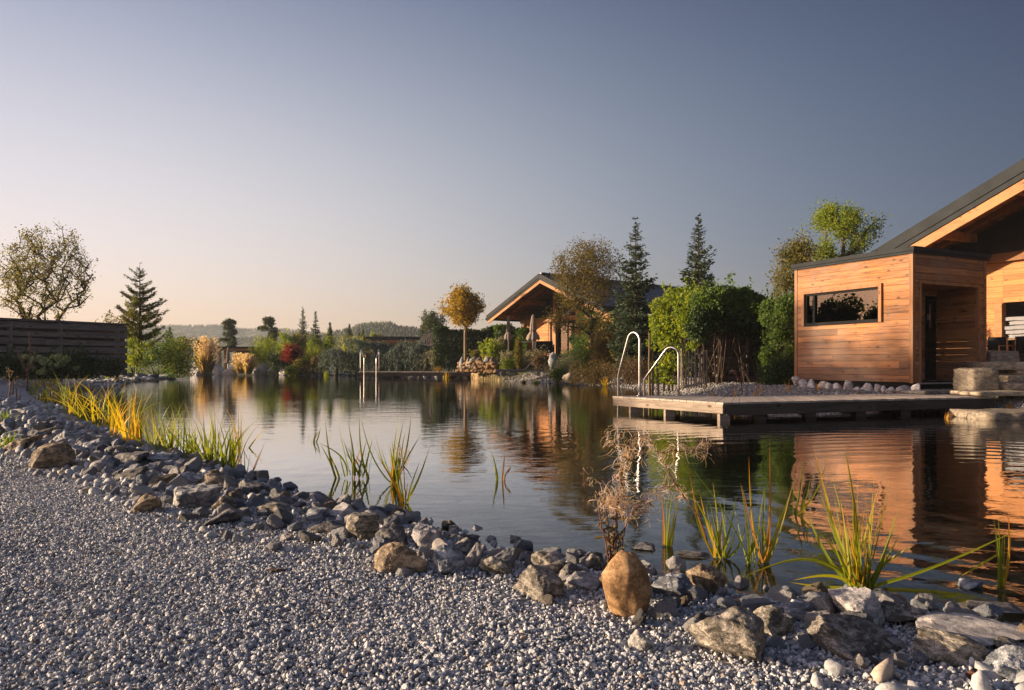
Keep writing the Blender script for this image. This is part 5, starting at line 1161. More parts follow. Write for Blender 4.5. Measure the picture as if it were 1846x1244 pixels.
# lounger
Y = 31.5; z0 = gz(X(935, Y), Y); lg = empty('sun_lounger', (X(896, Y), Y, Z(677, Y)), 0, 'dark wooden lounger with raised backrest on the gravel bank before the house', 'lounger'); W = X(980, Y) - X(896, Y); hz = Z(666, Y) - Z(677, Y)
fr = MB().box((0, 0, hz - .07), (W, .05, hz)).box((0, .62, hz - .07), (W, .67, hz)); fr.box((0, .05, hz - .07), (.05, .62, hz)).box((W - .05, .05, hz - .07), (W, .62, hz)); fr.build('frame', M['logs'], lg)
sl_ = MB()
for k in range(16): x = .06 + k * (W * .62) / 16; sl_.box((x, .052, hz - .03), (x + W * .62 / 16 - .02, .618, hz + .004), .5)
sl_.build('seat', M['logs'], lg)
bkm = MB()
for k in range(9):
    t0_, t1_ = k / 9, (k + .85) / 9; xa, xb_ = W * .62 + t0_ * W * .26, W * .62 + t1_ * W * .26; za, zb_ = hz + .01 + t0_ * .53, hz + .01 + t1_ * .53
    bkm.hexa([(xa, .04, za), (xb_, .04, zb_), (xb_, .63, zb_), (xa, .63, za), (xa - .015, .04, za + .03), (xb_ - .015, .04, zb_ + .03), (xb_ - .015, .63, zb_ + .03), (xa - .015, .63, za + .03)], .7)
bkm.build('backrest', M['fascia'], lg); MB().beam((W * .82, .3, hz + .34), (W * .92, .3, hz - .03), .04, .03).build('prop', M['logs'], lg)
for x in (.0, W - .28):
    for y in (.002, .592): MB().box((x + .002, y, -.02), (x + .13, y + .07, hz - .072)).build('leg', M['logs'], lg)
# terrace furniture on the house terrace
for q, (px, Y, lb) in enumerate(((950, 37.2, 'thin framed terrace table between the two parasols'), (982, 38.0, 'dark terrace seat in front of the house door'))):
    z0 = gz(X(px, Y), Y); T = empty('terrace_table' if q == 0 else 'terrace_armchair', (X(px, Y), Y, z0), 0, lb, 'table' if q == 0 else 'armchair')
    if q == 0:
        MB().box((-.5, -.4, .70), (.5, .4, .74)).build('table_top', M['steel'], T)
        for x in (-.45, .4):
            for y in (-.35, .3): MB().box((x, y, 0), (x + .05, y + .05, .70)).build('leg', M['steel'], T)
    else:
        MB().box((-.45, -.4, .15), (.45, .4, .42)).build('seat', M['black'], T); MB().box((-.45, .32, .422), (.45, .4, .8)).build('backrest', M['black'], T); MB().box((-.5, -.4, 0), (-.452, .4, .6)).build('armrest', M['black'], T); MB().box((.452, -.4, 0), (.5, .4, .6)).build('armrest', M['black'], T)

# trees on the left shore beyond the frame: they close the view in the cabin window and shade its lower boards
for q, (x_, y_, h_) in enumerate(((-30, 18.3, 8.6), (-30, 15.2, 7.3))):
    broadleaf('deciduous_tree', ('leafy tree far off on the left shore, its shade falls on the cabin', 'second leafy tree far off on the left shore')[q], (x_, y_, .3), h_ * .8, (x_, y_, h_ * .52), (2.6, 1.75, h_ * .44), 260, 44, .32, M['l_green'], M['bark'], 271 + q, r0=.16, spread=.35, power=.4, low=.2)
for q, (x_, y_, h_) in enumerate(((-30, 21.4, 5.3), (-31, 24.0, 6.2), (-31, 26.6, 5.7))):
    bush('laurel_bush', ('big laurel bush on the far left shore, mirrored in the cabin window', 'taller laurel bush on the far left shore', 'round laurel bush at the back of the far left shore')[q], CX + x_ / y_ * FPX, y_, 3.4 / y_ * FPX, HY - (h_ - EYE) / y_ * FPX, HY + .5 / y_ * FPX, M['l_green'], 281 + q, 3000, leaf=.3)
# ------------------------------------------------------------------ stones
def rockmesh(seed, dims, level=4, planes=12, soft=60, rough=.05, egg=0.0):
    """broken stone: intersection of random half-spaces, softened edges, fractal surface; bounding box = dims"""
    V, F = ICO[level]; r = rng(seed); n = r.normal(size=(planes, 3)); n /= np.linalg.norm(n, axis=1)[:, None]; d = r.uniform(.5, 1.0, planes)
    dt = np.clip(V @ n.T, .02, None); q = d[None] / dt; rad = -np.log(np.exp(-soft * np.clip(q, 0, 3)).sum(1) + math.exp(-soft * 1.25)) / soft
    if egg: rad = rad * (1 - egg) + egg
    off = Vector(r.random(3) * 90); nv = np.array([mnoise.fractal(Vector(v) * 2.3 + off, 1.0, 2.0, 4 + (level > 3)) for v in V]); rad = rad * (1 + rough * nv * 1.6)
    if level > 3:
        rg = np.array([mnoise.ridged_multi_fractal(Vector(v) * 1.7 + off, 1.0, 2.2, 4, 1.0, 2.0) for v in V]); rad = rad * (1 + rough * .55 * (rg - rg.mean()))
    P = V * rad[:, None]; lo, hi = P.min(0), P.max(0); P = (P - (lo + hi) / 2) / (hi - lo) * np.array(dims); return P, F
ROCKS = []
def solveY(px, py):
    Y = 3.0
    for _ in range(25): z = max(gz(X(px, Y), Y), 0); Y = .5 * Y + .5 * min((EYE - z) * FPX / max(py - HY, 6), 60)
    return Y, max(gz(X(px, Y), Y), 0)
def rock(x0, x1, y0, y1, mat, label, seed, depth=.85, tilt=0.0, bury=.22, level=4, egg=0.0, planes=15, group=None, cat='rock', Y=None, rough=.05, taper=0.0):
    pxc = (x0 + x1) / 2
    if Y is None: Yf, z = solveY(pxc, y1)
    else: Yf = Y; z = Z(y1, Y)
    W = (x1 - x0) / FPX * Yf; H = (y1 - y0) / FPX * Yf; dp = min(W * depth, H * 2.2 + W * .2); H2 = max(H - dp * .12 * ((y1 - HY) / FPX) * 4, H * .55)
    ca = abs(math.cos(tilt)); sa = abs(math.sin(tilt)); Wd = max((W - H2 * sa * .7) / max(ca, .5), W * .6)
    P, F = rockmesh(seed, (Wd, dp, H2 * (1 + bury)), level, planes=planes, egg=egg, rough=rough)
    P[:, :2] *= (1 + taper * .35 - taper * (P[:, 2:] / P[:, 2].max() * .5 + .5))
    c, s = math.cos(tilt), math.sin(tilt); P = np.stack([P[:, 0] * c + P[:, 2] * s, P[:, 1], -P[:, 0] * s + P[:, 2] * c], 1)
    top = P[:, 2].max(); b = MB().add(P, F); o = b.build('rock', M[mat], smooth=level < 4)
    Yc = Yf + dp * .42; o.location = (X(pxc, Yc), Yc, z + H2 * 1.0 * (Yc / Yf) - top + (H2 * .0)); tag(o, label, cat, group); ROCKS.append((X(pxc, Yc), Yc, W / 2, dp / 2)); return o
G_, B_, D_, K_, L_, T_, W_, U_ = 'rock_grey', 'rock_blue', 'rock_dark', 'rock_brown', 'rock_green', 'rock_tan', 'rock_white', 'rock_rust'
RL = [
 (672,778,972,1038,K_,'long jagged brown rock left of the blue grey rock, at the gravel edge',.0), (774,843,981,1042,B_,'blue grey pointed rock right of the long jagged brown one',.0),
 (735,803,945,992,W_,'whitish crumbly rock behind the long jagged brown one',.1), (670,736,940,988,D_,'dark triangular slab rock at the waterline, left of the whitish one',-.3),
 (798,874,960,988,D_,'dark pointed flat rock jutting into the water to the right',.12), (811,858,971,1006,D_,'small dark block right behind the blue grey rock',.2),
 (855,931,1000,1045,L_,'grey brown wedge rock left of the tall ridged rock',.25), (863,938,992,1014,D_,'flat dark rock lying behind the grey brown wedge',.1),
 (922,1028,1016,1086,L_,'tall ridged olive brown rock left of the egg shaped boulder',.35), (952,1027,992,1036,L_,'olive rock with an overhanging tip behind the tall ridged one',.15),
 (1003,1064,1016,1052,D_,'dark low rock between the ridged rock and the white lump',.1), (1016,1089,1031,1068,W_,'white lumpy rock left of the egg shaped boulder',-.1),
 (1053,1090,996,1033,L_,'small pale topped rock under the dried plant stems',-.1), (1171,1250,1034,1086,B_,'bluish forked rock right of the egg shaped boulder',-.15),
 (1238,1312,1016,1077,K_,'brown layered upright rock at the water right of the bluish one',-.3), (1245,1405,1090,1207,L_,'largest lichen grey boulder in the foreground, front centre right',.35),
 (1350,1433,1091,1151,L_,'rounded olive rock right behind the largest boulder',.15), (1301,1380,1077,1098,D_,'flat dark rock half in the water behind the largest boulder',.1),
 (1436,1499,1070,1107,G_,'small grey rock left of the white pointed rock',-.05), (1400,1470,1082,1120,B_,'smooth bluish slab between the small grey rock and the olive rock',.2),
 (1494,1610,1058,1135,W_,'bright white pointed rock at the water in front of the big reed clump',.42), (1450,1629,1103,1190,L_,'long speckled boulder in front of the white pointed rock',.22),
 (1588,1660,1086,1133,L_,'squarish grey rock right of the white pointed rock',.0), (1620,1776,1131,1200,L_,'broad flat topped boulder right of the long speckled one',.14),
 (1637,1862,1121,1172,W_,'long low pale slab along the water at the lower right edge',.06), (1774,1900,1158,1236,B_,'bluish slanting boulder cut by the lower right edge',.35),
 (1740,1775,1203,1232,U_,'small rusty red stone near the lower right corner',.0), (1127,1176,1132,1179,G_,'pale slanting stone below the egg shaped boulder',-.6),
 (1490,1572,1160,1200,L_,'narrow tilted slab under the long speckled boulder',.4), (1790,1846,1148,1185,L_,'small brownish block on top of the slanting boulder',.3),
 (557,642,935,966,D_,'dark humped rock at mid shore, darkest of its group',.0), (619,689,924,978,L_,'rounded grey brown rock right of the dark humped one',.25), (594,648,906,937,W_,'crumbly whitish rock at the waterline behind the dark humped one',.15),
 (550,596,915,939,B_,'bluish small slab left of the crumbly whitish rock',-.1), (485,545,888,915,D_,'long dark rock sloping into the water at mid shore',.3), (458,533,906,931,L_,'flat olive slab left of the long dark sloping rock',.1),
 (438,488,868,894,D_,'round shouldered dark rock at the water right of the reeds',.1), (234,294,890,928,K_,'brown pointed rock alone in the pebbles on the left',-.3), (306,411,874,921,G_,'long grey block lying among the cobbles on the left',-.15),
 (382,433,892,925,K_,'ochre topped rock between the long grey block and dark slab',.1), (362,443,916,951,D_,'dark pointed slab below the ochre topped rock',-.15), (357,435,852,881,K_,'long brown ridge rock below the mid shore reeds',.25),
 (266,316,854,878,K_,'small brown wedge above the brown pointed rock',-.5), (312,351,838,864,D_,'narrow dark wedge rock at the left shore',-.4), (203,262,842,867,L_,'flat brown grey slab at the left cobbles',-.2),
 (320,367,850,878,B_,'bluish slab left of the long brown ridge rock',.1), (57,129,796,848,K_,'large split brown grey rock on the left, two shards leaning together',-.35), (195,240,801,823,D_,'dark round rock left of the first mid reeds',.0),
 (194,276,813,841,D_,'flat dark slab below the dark round rock',-.1), (268,320,815,838,B_,'bluish low rock at the water below the orange reeds',.1), (290,354,827,843,G_,'flat grey slab right of the bluish low rock',.05),
 (146,198,790,816,B_,'smooth blue grey rock at the left shore water line',.2), (100,166,774,800,G_,'long low grey slab running to the left shore',.2), (6,72,784,814,K_,'dark brown tilted slab near the left edge',-.35),
 (3,29,752,780,B_,'small pyramid shaped rock at the left edge',-.2), (54,94,760,778,D_,'dark flat rock under the yellow reeds',.0), (20,67,736,752,W_,'smooth white rounded stone near the left edge reeds',.05),
 (90,118,757,776,G_,'small grey peak stone at the foot of the yellow reeds',.1), (68,108,769,786,K_,'tan sloping slab left of the grey peak stone',-.2), (158,208,827,853,W_,'whitish wedge stone at the left cobbles',-.35),
 (236,272,858,876,W_,'small white stone above the brown pointed rock',.0), (14,60,770,790,G_,'grey slab behind the dark brown tilted slab',.2), (118,160,800,826,B_,'blue grey stone right of the large split rock',.3)]
for k, t in enumerate(RL):
    big = (t[1] - t[0]) > 60
    rock(*t[:6], seed=300 + k, tilt=t[6], level=5 if (t[1] - t[0]) > 95 and t[3] > 940 else 4, planes=9 + k % 5, rough=.07 if big else .06, taper={1: .45, 3: .6, 4: .5, 6: .45, 8: .55, 16: .3, 15: .3, 20: .75, 27: .4, 51: .7}.get(k, .12))
# the upright egg shaped boulder
Yf = 2.06; P, F = rockmesh(777, (1, 1, 1), 5, planes=9, egg=.52, rough=.034); W = 88 / FPX * Yf; H = 152 / FPX * Yf
zz = (P[:, 2] + .5); P = P * [W, W * .8, H]; wd = np.interp(zz, [0, .12, .3, .5, .75, .92, 1], [.60, .72, .93, 1.05, 1.06, .98, .9]); P[:, 0] *= wd; P[:, 0] += (.5 - zz) * -.004 + np.interp(zz, [0, .3, .6, 1], [.006, .0, 0, .002]); P[:, 1] *= wd
o = MB().add(P, F).build('boulder', M[T_], smooth=True); o.location = (X(1130, Yf + .06), Yf + .06, Z(996, Yf + .03) - H / 2); tag(o, 'smooth upright egg shaped tan boulder, tallest on the near shore', 'boulder'); ROCKS.append((o.location[0], o.location[1], W / 2, W / 2))
# stones standing in the shallow water
for k, t in enumerate([(1140,1182,979,993,D_,'dark wet stone just breaking the water right of the dried plant',0), (1213,1280,993,1006,D_,'long low wet stone in the water near the second reeds',0), (1728,1775,1043,1062,B_,'pale stone showing above the water near the right edge reeds',0), (1740,1850,1090,1112,D_,'dark flat wet stone in the shallows at the right edge',0),
     (1660,1700,1108,1122,K_,'brown stone just under the water before the pale slab',0)]): rock(*t[:6], seed=420 + k, bury=.6)
# far shore rocks
FR = [(345,379,653,676,51.8,'rock_pale','rounded pale boulder under the large plume grass'), (383,406,654,676,51.8,'rock_pale','pointed pale boulder with tan tip, left of the parasol foot'), (400,428,661,676,51.4,'rock_pale','low pale boulder below the far closed parasol'),
      (455,482,658,676,51,'rock_pale','left block of the jagged grey white rock group'), (464,491,649,675,51.5,'rock_pale','highest jagged rock of the grey white group'), (484,508,660,676,51,'rock_pale','middle low block of the jagged rock group'), (502,524,665,676,50.5,'rock_pale','right end block of the jagged rock group'),
      (201,240,669,682,35,B_,'pale rock at the waterline below the left bank shrubs'), (176,206,664,676,33,B_,'pale block on the bank below the fence end'), (242,268,670,682,37,B_,'broken pale rock in the left bank row'), (266,290,672,682,38,B_,'low pale stone right in the left bank row'), (292,320,673,680,40,B_,'flat pale stone under the green bush'),
      (1013,1046,671,687,28.5,'sandstone','pale pink rounded boulder on the gravel bank'), (991,1008,665,678,31,'sandstone','small pink boulder beside the grey green bush'), (986,1012,634,661,32.5,B_,'tall white slab leaning in front of the house terrace'),
      (899,913,667,676,31.8,'rock_pale','left white stone under the lounger'), (913,928,669,676,31.8,'rock_pale','right white stone under the lounger')]
for k, (a, b, c, d, Y_, m_, lb) in enumerate(FR): rock(a, b, c, d, m_, lb, 500 + k, Y=Y_, level=3 if k > 6 else 4, tilt=(.0, -.3, .1)[k % 3] if k != 14 else .15, bury=.35, depth=.9)
# low broken rubble along the far waterline: one heap nobody could count
sb = MB(); r = rng(5); 
def shorepts(a, b, n, off, r): t = r.random(n); return np.array([[a[0] + (b[0] - a[0]) * u, a[1] + (b[1] - a[1]) * u] for u in t]) + r.normal(size=(n, 2)) * off
PP = np.concatenate([shorepts(wl(300, 681), wl(190, 690), 90, .35, r), shorepts(wl(200, 690), wl(140, 703), 110, .4, r), shorepts((-10.5, 50.5), (-16, 52), 60, .3, r), shorepts((-2.4, 42), (-5.5, 47), 60, .25, r), shorepts((-5.5, 47), (-10.5, 50.5), 110, .25, r)])
V, F = ICO[2]
for p in PP:
    P_, _ = rockmesh(int(r.integers(1e6)), (r.uniform(.2, .6), r.uniform(.2, .5), r.uniform(.12, .34)), 2); sb.add(P_ + [p[0], p[1], max(gz(*p), 0) + .05], F, r.random())
tag(sb.build('shore_rubble', M['rock_pale'], smooth=False), 'broken pale rubble lining the far waterline', 'rubble', kind='stuff')
# stone retaining wall by the golden maple
wl_ = empty('stone_wall', (X(828, 37.5), 37.5, Z(672, 37)), math.atan2(-3.5, X(902, 34.5) - X(828, 37.5)), 'dry stone wall of tan sandstone blocks below the golden maple', 'wall'); Lw = math.hypot(X(902, 34.5) - X(828, 37.5), 3.0); r = rng(31); st = MB(); V, F = ICO[3]
for row in range(3):
    x = -r.random() * .2; hh = .2
    while x < Lw:
        w_ = r.uniform(.2, .55); P_, F_ = rockmesh(int(r.integers(1e6)), (w_ * 1.04, .42, hh * r.uniform(.95, 1.12)), 3, planes=9, soft=40, rough=.03); st.add(P_ + [x + w_ / 2, r.normal() * .03, .1 + row * hh + r.normal() * .015], F_, r.random()); x += w_
st.build('lower_courses', M['rock_tan'], wl_, smooth=True)
for k, (px, w2, h2) in enumerate(((833, 10, 28), (843, 8, 24), (852, 12, 22), (864, 12, 20), (876, 12, 19), (888, 10, 18))):
    Y_ = 37.0 - (px - 828) / 72 * 2.6; P_, F_ = rockmesh(600 + k, (w2 / FPX * Y_ * 1.25, .4, h2 / FPX * Y_), 3); o = MB().add(P_, F_).build('upright_stone', M['rock_brown' if k % 2 else 'rock_grey'], smooth=True); o.location = (X(px, Y_), Y_ + .25, Z(646, Y_) - h2 / FPX * Y_ / 2 + .1)
    tag(o, ('tallest upright stone at the left end of the dry stone wall', 'second upright stone on the dry stone wall from its left end', 'third upright stone on the dry stone wall', 'fourth upright stone on the dry stone wall', 'fifth upright stone on the dry stone wall', 'upright stone at the right end of the dry stone wall, by the lounger')[k], 'stone', 'upright stones on the dry stone wall')
# white stones along the cabin plinth
WS = [(1428,1441,678,692), (1441,1457,683,698), (1455,1472,683,699), (1474,1492,687,701), (1488,1504,689,702), (1503,1520,690,703), (1521,1537,685,704), (1536,1552,697,706), (1553,1574,690,708), (1577,1590,692,707), (1588,1598,694,706), (1596,1613,697,708), (1616,1643,694,708), (1643,1661,690,708)]
nm = ['first, half hidden in leaves at the cabin corner', 'second from the left', 'third from the left, wide', 'fourth from the left', 'fifth from the left', 'sixth, low and flat', 'seventh, tall and bright', 'eighth, small and low', 'ninth, broad block', 'tenth, slim', 'eleventh, small', 'twelfth, flat grey', 'thirteenth, wide and pale', 'last one, at the cabin door corner']
for k, (a, b, c, d) in enumerate(WS):
    f = k / 13; Y_ = 15.9 - f * 2.5; rock(a, b, c, d, 'rock_pale' if k % 3 else 'rock_white', 'white stone by the cabin: ' + nm[k], 640 + k, Y=Y_, level=3, bury=.3, group='white stones along the cabin wall')
for k, (a, b, c, d) in enumerate([(1484,1496,707,713), (1505,1514,705,712), (1712,1738,733,742), (1730,1746,726,738)]): rock(a, b, c, d, 'rock_white' if k < 2 else 'rock_blue', ('small flat white stone behind the dock, left one', 'small pointed white stone behind the dock, right one', 'pale stone in the water at the right end of the dock', 'bluish stone where the dock meets the gravel')[k], 660 + k, Y=(13.6, 13.5, 12.7, 12.9)[k], level=3)

# ------------------------------------------------------------------ cobbles between gravel and water
GL = [(-60, 800), (0, 838), (100, 872), (220, 928), (330, 968), (420, 1000), (520, 1016), (680, 1046), (860, 1062), (920, 1088), (1090, 1112), (1140, 1182), (1250, 1208), (1390, 1232), (1430, 1262), (1500, 1330)]
gl = []
for px, py in GL: Y_ = (EYE - .09) * FPX / (py - HY); gl.append((X(px, Y_), Y_))
band = [(-9.9, 12.0)] + [tuple(p) for p in NEAR] + [(2.2, 1.95), (3.4, 1.9), (3.4, 1.0), (.6, 1.0)] + gl[::-1] + [(-6.5, 5.2), (-11, 9)]
r = rng(41); N0 = 42000; c_ = np.stack([r.uniform(-10.5, 3.4, N0), r.uniform(1.1, 13.8, N0)], 1)
keep = inside(c_, band) | ((sdist(c_) < .0) & (sdist(c_) > -.22) & (c_[:, 1] < 9)); c_ = c_[keep]
edge = segdist(c_, gl, False); sdw = sdist(c_)
inb = inside(c_, band)
size = r.gamma(5.5, .0052, len(c_)).clip(.011, .062); size *= np.where((edge < .14) & inb, .62, 1.0) * np.interp(c_[:, 1], [2, 8, 13], [1.0, 1.35, 1.6])
# greedy thinning, big ones first
order = np.argsort(-size); cell = {}; acc = []
for k in order:
    x, y = c_[k]; s = size[k]; ci, cj = int(x / .13), int(y / .13); ok = True
    for a in (-1, 0, 1):
        for b in (-1, 0, 1):
            for q in cell.get((ci + a, cj + b), ()):
                if (c_[q][0] - x) ** 2 + (c_[q][1] - y) ** 2 < (.80 * (size[q] + s)) ** 2: ok = False; break
            if not ok: break
        if not ok: break
    if ok: cell.setdefault((ci, cj), []).append(k); acc.append(k)
acc = np.array(acc)
def under_rock(x, y):
    for (rx, ry, a, b) in ROCKS:
        if ((x - rx) / (a * .82)) ** 2 + ((y - ry) / (b * .82)) ** 2 < 1: return True
    return False
acc = np.array([k for k in acc if not under_rock(*c_[k])])
vis = np.array([(abs(c_[k][0] / c_[k][1]) < .735) and c_[k][1] > 1.72 for k in acc]); sc_ = size[acc] / c_[acc][:, 1] * vis
top = set(acc[np.argsort(-sc_)[:300]].tolist())
protos = []
for k in range(14):
    P_, F_ = rockmesh(900 + k, (2, 1.6, 1.25), 4, planes=14, rough=.06); me = MB().add(P_, F_, (k * .37) % 1).build('cobble', M['cobble'], smooth=False); protos.append(me.data); bpy.data.objects.remove(me)
mats_c = ['rock_grey', 'rock_blue', 'rock_white', 'rock_grey', 'rock_blue', 'rock_dark', 'rock_green', 'rock_grey', 'rock_white', 'rock_blue', 'rock_brown', 'rock_grey', 'rock_white', 'rock_blue']
for k, me in enumerate(protos): me.materials[0] = M[mats_c[k]]
PS = [(rockmesh(950 + k, (2, 1.6, 1.2), 2, planes=14, rough=.04)[0]) for k in range(16)]; F2_ = ICO[2][1]
gzs = GZ(c_[acc][:, 0], c_[acc][:, 1]); stf = MB(); rots = randrot(r, len(acc))
for i_, k in enumerate(acc):
    x, y = c_[k]; s = size[k]; z = gzs[i_] + s * .30
    if k in top:
        o = bpy.data.objects.new('cobble', protos[int(r.integers(14))]); COL.objects.link(o); o.location = (x, y, z + s * .12); o.scale = (s, s, s * r.uniform(.8, 1.1)); o.rotation_euler = (r.normal() * .5, r.normal() * .5, r.random() * 6.28)
        tag(o, 'grey or whitish cobble among its like in the stony strip between gravel and pond', 'cobble', 'cobbles along the pond edge')
    else:
        stf.add((PS[int(r.integers(16))] * [1, 1, .9]) @ rots[i_].T * s + [x, y, z], F2_, r.random())
tag(stf.build('small_cobbles', M['cobble'], smooth=True), 'countless small grey stones filling the strip between gravel and water', 'stones', kind='stuff')
# ------------------------------------------------------------------ loose gravel chips: one mass
r = rng(43); parts_ = []
def chips(x0, x1, y0, y1, dens): n = int((x1 - x0) * (y1 - y0) * dens); return np.stack([r.uniform(x0, x1, n), r.uniform(y0, y1, n)], 1)
Pc = np.concatenate([chips(-3.4, 2.6, 1.0, 2.6, 18500), chips(-4.6, 1.2, 2.6, 4.2, 13000), chips(-6.6, .2, 4.2, 6.4, 5200), chips(-8.5, -2, 6.4, 9.5, 1400)])
ex_ = np.abs(Pc[:, 0]) - Pc[:, 1] * .74; ok = (ex_ < 1.4) & ((ex_ < .35) | (r.random(len(Pc)) < .6)) & ((Pc[:, 1] > 1.4) | (r.random(len(Pc)) < .6)); Pc = Pc[ok]; ok = (sdist(Pc) > .02) & (~inside(Pc, band) | (r.random(len(Pc)) < .55)); Pc = Pc[ok]
n = len(Pc); s = r.gamma(6, .00070, n).clip(.0022, .0105) * np.interp(Pc[:, 1], [2, 4, 6, 9], [1, 1.05, 1.3, 1.9]); z = GZ(Pc[:, 0], Pc[:, 1]) + s * r.uniform(.1, .75, n) + .008 * (vn(Pc[:, 0], Pc[:, 1], 4.5, 8) - .5) + .004
ch = MB(); R3 = randrot(r, n); nearm = Pc[:, 1] < 2.0
for lvl, msk in ((2, nearm), (1, ~nearm)):
    V, F = ICO[lvl]; pr = np.array([V * (1 + .30 * rng(70 + k).normal(size=(len(V), 1)).clip(-1, 1) * (.6 if lvl == 2 else 1)) * rng(90 + k).uniform([.8, .6, .45], [1.25, 1.0, .85]) for k in range(24)])
    idx = np.where(msk)[0]; m = len(idx); ks = r.integers(0, 24, m); A_ = pr[ks] * s[idx, None, None]; A_ = np.einsum('nij,nvj->nvi', R3[idx], A_); A_ += np.stack([Pc[idx, 0], Pc[idx, 1], z[idx]], 1)[:, None, :]
    Fa = (F[None] + (np.arange(m) * len(V))[:, None, None]).reshape(-1, 3); ch.add(A_.reshape(-1, 3), Fa, np.repeat(r.random(m), len(V)))
gc = ch.build('gravel', M['gravel'], smooth=False); tag(gc, 'loose blue grey gravel chips covering the foreground path', 'gravel', kind='stuff')
print('cobbles', len(acc), 'chips', n)
# gravel texture on the far banks: pebbles at the waterline behind the dock and before the house
r = rng(44); bk_ = MB(); V, F = ICO[1]
def bankpts(x0, x1, y0, y1, n): return np.stack([r.uniform(x0, x1, n), r.uniform(y0, y1, n)], 1)
Pb = np.concatenate([bankpts(3.2, 12, 12, 17.5, 26000), bankpts(3, 8, 17.5, 27, 12000), bankpts(-2.5, 5, 27, 34, 14000), bankpts(7.4, 11.5, 9.5, 13, 7000)]); Pb = Pb[sdist(Pb) > -.15]; Pb = Pb[sdist(Pb) < 2.6]
m = len(Pb); ss = r.gamma(6, .0028, m).clip(.006, .035) * np.interp(Pb[:, 1], [12, 30], [.8, 1.6]); zb2 = GZ(Pb[:, 0], Pb[:, 1]) + ss * .3; A_ = V[None] * r.uniform(.7, 1.2, (m, 1, 3)) * ss[:, None, None]; A_ = np.einsum('nij,nvj->nvi', randrot(r, m), A_) + np.stack([Pb[:, 0], Pb[:, 1], zb2], 1)[:, None]
bk_.add(A_.reshape(-1, 3), (F[None] + (np.arange(m) * len(V))[:, None, None]).reshape(-1, 3), np.repeat(r.random(m), len(V))); tag(bk_.build('bank_gravel', M['bank_pebble'], smooth=True), 'pale pebbles of the far gravel banks', 'gravel', kind='stuff')
# stones lying on the pond bed near the shore
r = rng(45); bs = MB(); Pd = np.stack([r.uniform(-8, 5, 6000), r.uniform(1.9, 11, 6000)], 1); dd_ = sdist(Pd); Pd = Pd[(dd_ < -.08) & (dd_ > -2.6)][:1500]; m = len(Pd); V, F = ICO[2]; ss = r.gamma(4, .022, m).clip(.03, .26)
for k in range(m): 
    P_ = PS[k % 16] * [1, 1, .45] * ss[k]; a = r.random() * 6.28; c0, s0 = math.cos(a), math.sin(a); P_ = np.stack([P_[:, 0] * c0 - P_[:, 1] * s0, P_[:, 0] * s0 + P_[:, 1] * c0, P_[:, 2]], 1); zz_ = min(gz(*Pd[k]) + ss[k] * .1, -.03 - ss[k] * .45); bs.add(P_ + [Pd[k][0], Pd[k][1], zz_], F, r.random())
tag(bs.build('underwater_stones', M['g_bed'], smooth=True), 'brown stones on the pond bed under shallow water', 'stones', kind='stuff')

# ------------------------------------------------------------------ reeds standing in the water
def long_blade(b, p0, p1, w_, sag, a, segs=14):
    p0 = np.array(p0, float); p1 = np.array(p1, float); V = []; d = p1 - p0; sd = np.cross(d, [0, 0, 1.0]); sd /= np.linalg.norm(sd) + 1e-9; up = np.cross(sd, d); up /= np.linalg.norm(up)
    for s in range(segs + 1):
        t = s / segs; q = p0 + d * t + up * math.sin(math.pi * t ** .8) * sag; wd = w_ * (1 - t ** 2.2) + .0006; V += [q - up * wd / 2, q + sd * wd * .15, q + up * wd / 2]
    F = []
    for s in range(segs): k = s * 3; F += [(k, k + 1, k + 4, k + 3), (k + 1, k + 2, k + 5, k + 4)]
    b.add(V, F, np.repeat(np.clip(a + np.linspace(0, 1, segs + 1) ** 3 * .25, 0, 1), 3))
def W3(px, py, Y, o): return (X(px, Y) - o[0], Y - o[1], Z(py, Y) - o[2])
def placed(label, px, py, blades_, seed, mat='l_reed', w_=None, Y=None):
    """reed clump whose blades end where the photograph's do: (x0,y0,x1,y1,sag,colour,dY)"""
    Y = Y or EYE * FPX / (py - HY); o = (X(px, Y), Y, -.02); b = MB(); r = rng(seed)
    for (x0, y0, x1, y1, sg, a, dY) in blades_: long_blade(b, W3(x0, y0, Y + r.normal() * .01, o), W3(x1, y1, Y + dY, o), (w_ or .011) * r.uniform(.8, 1.15), sg / FPX * Y, a)
    if len(blades_) > 9:
        xs = [q[0] for q in blades_]; hm = max(py - q[3] for q in blades_)
        for _ in range(int(len(blades_) * .9)):
            x0 = r.uniform(min(xs), max(xs)); h = hm * r.uniform(.25, .8); x1 = x0 + h * r.normal() * .28; long_blade(b, W3(x0, py, Y + r.normal() * .03, o), W3(x1, py - h, Y + r.normal() * .08, o), (w_ or .011) * r.uniform(.5, .9), r.normal() * 5 / FPX * Y, r.choice([.2, .35, .5, .7, .97]))
    return tag(b.build('reed_clump', M[mat], loc=o), label, 'reeds')
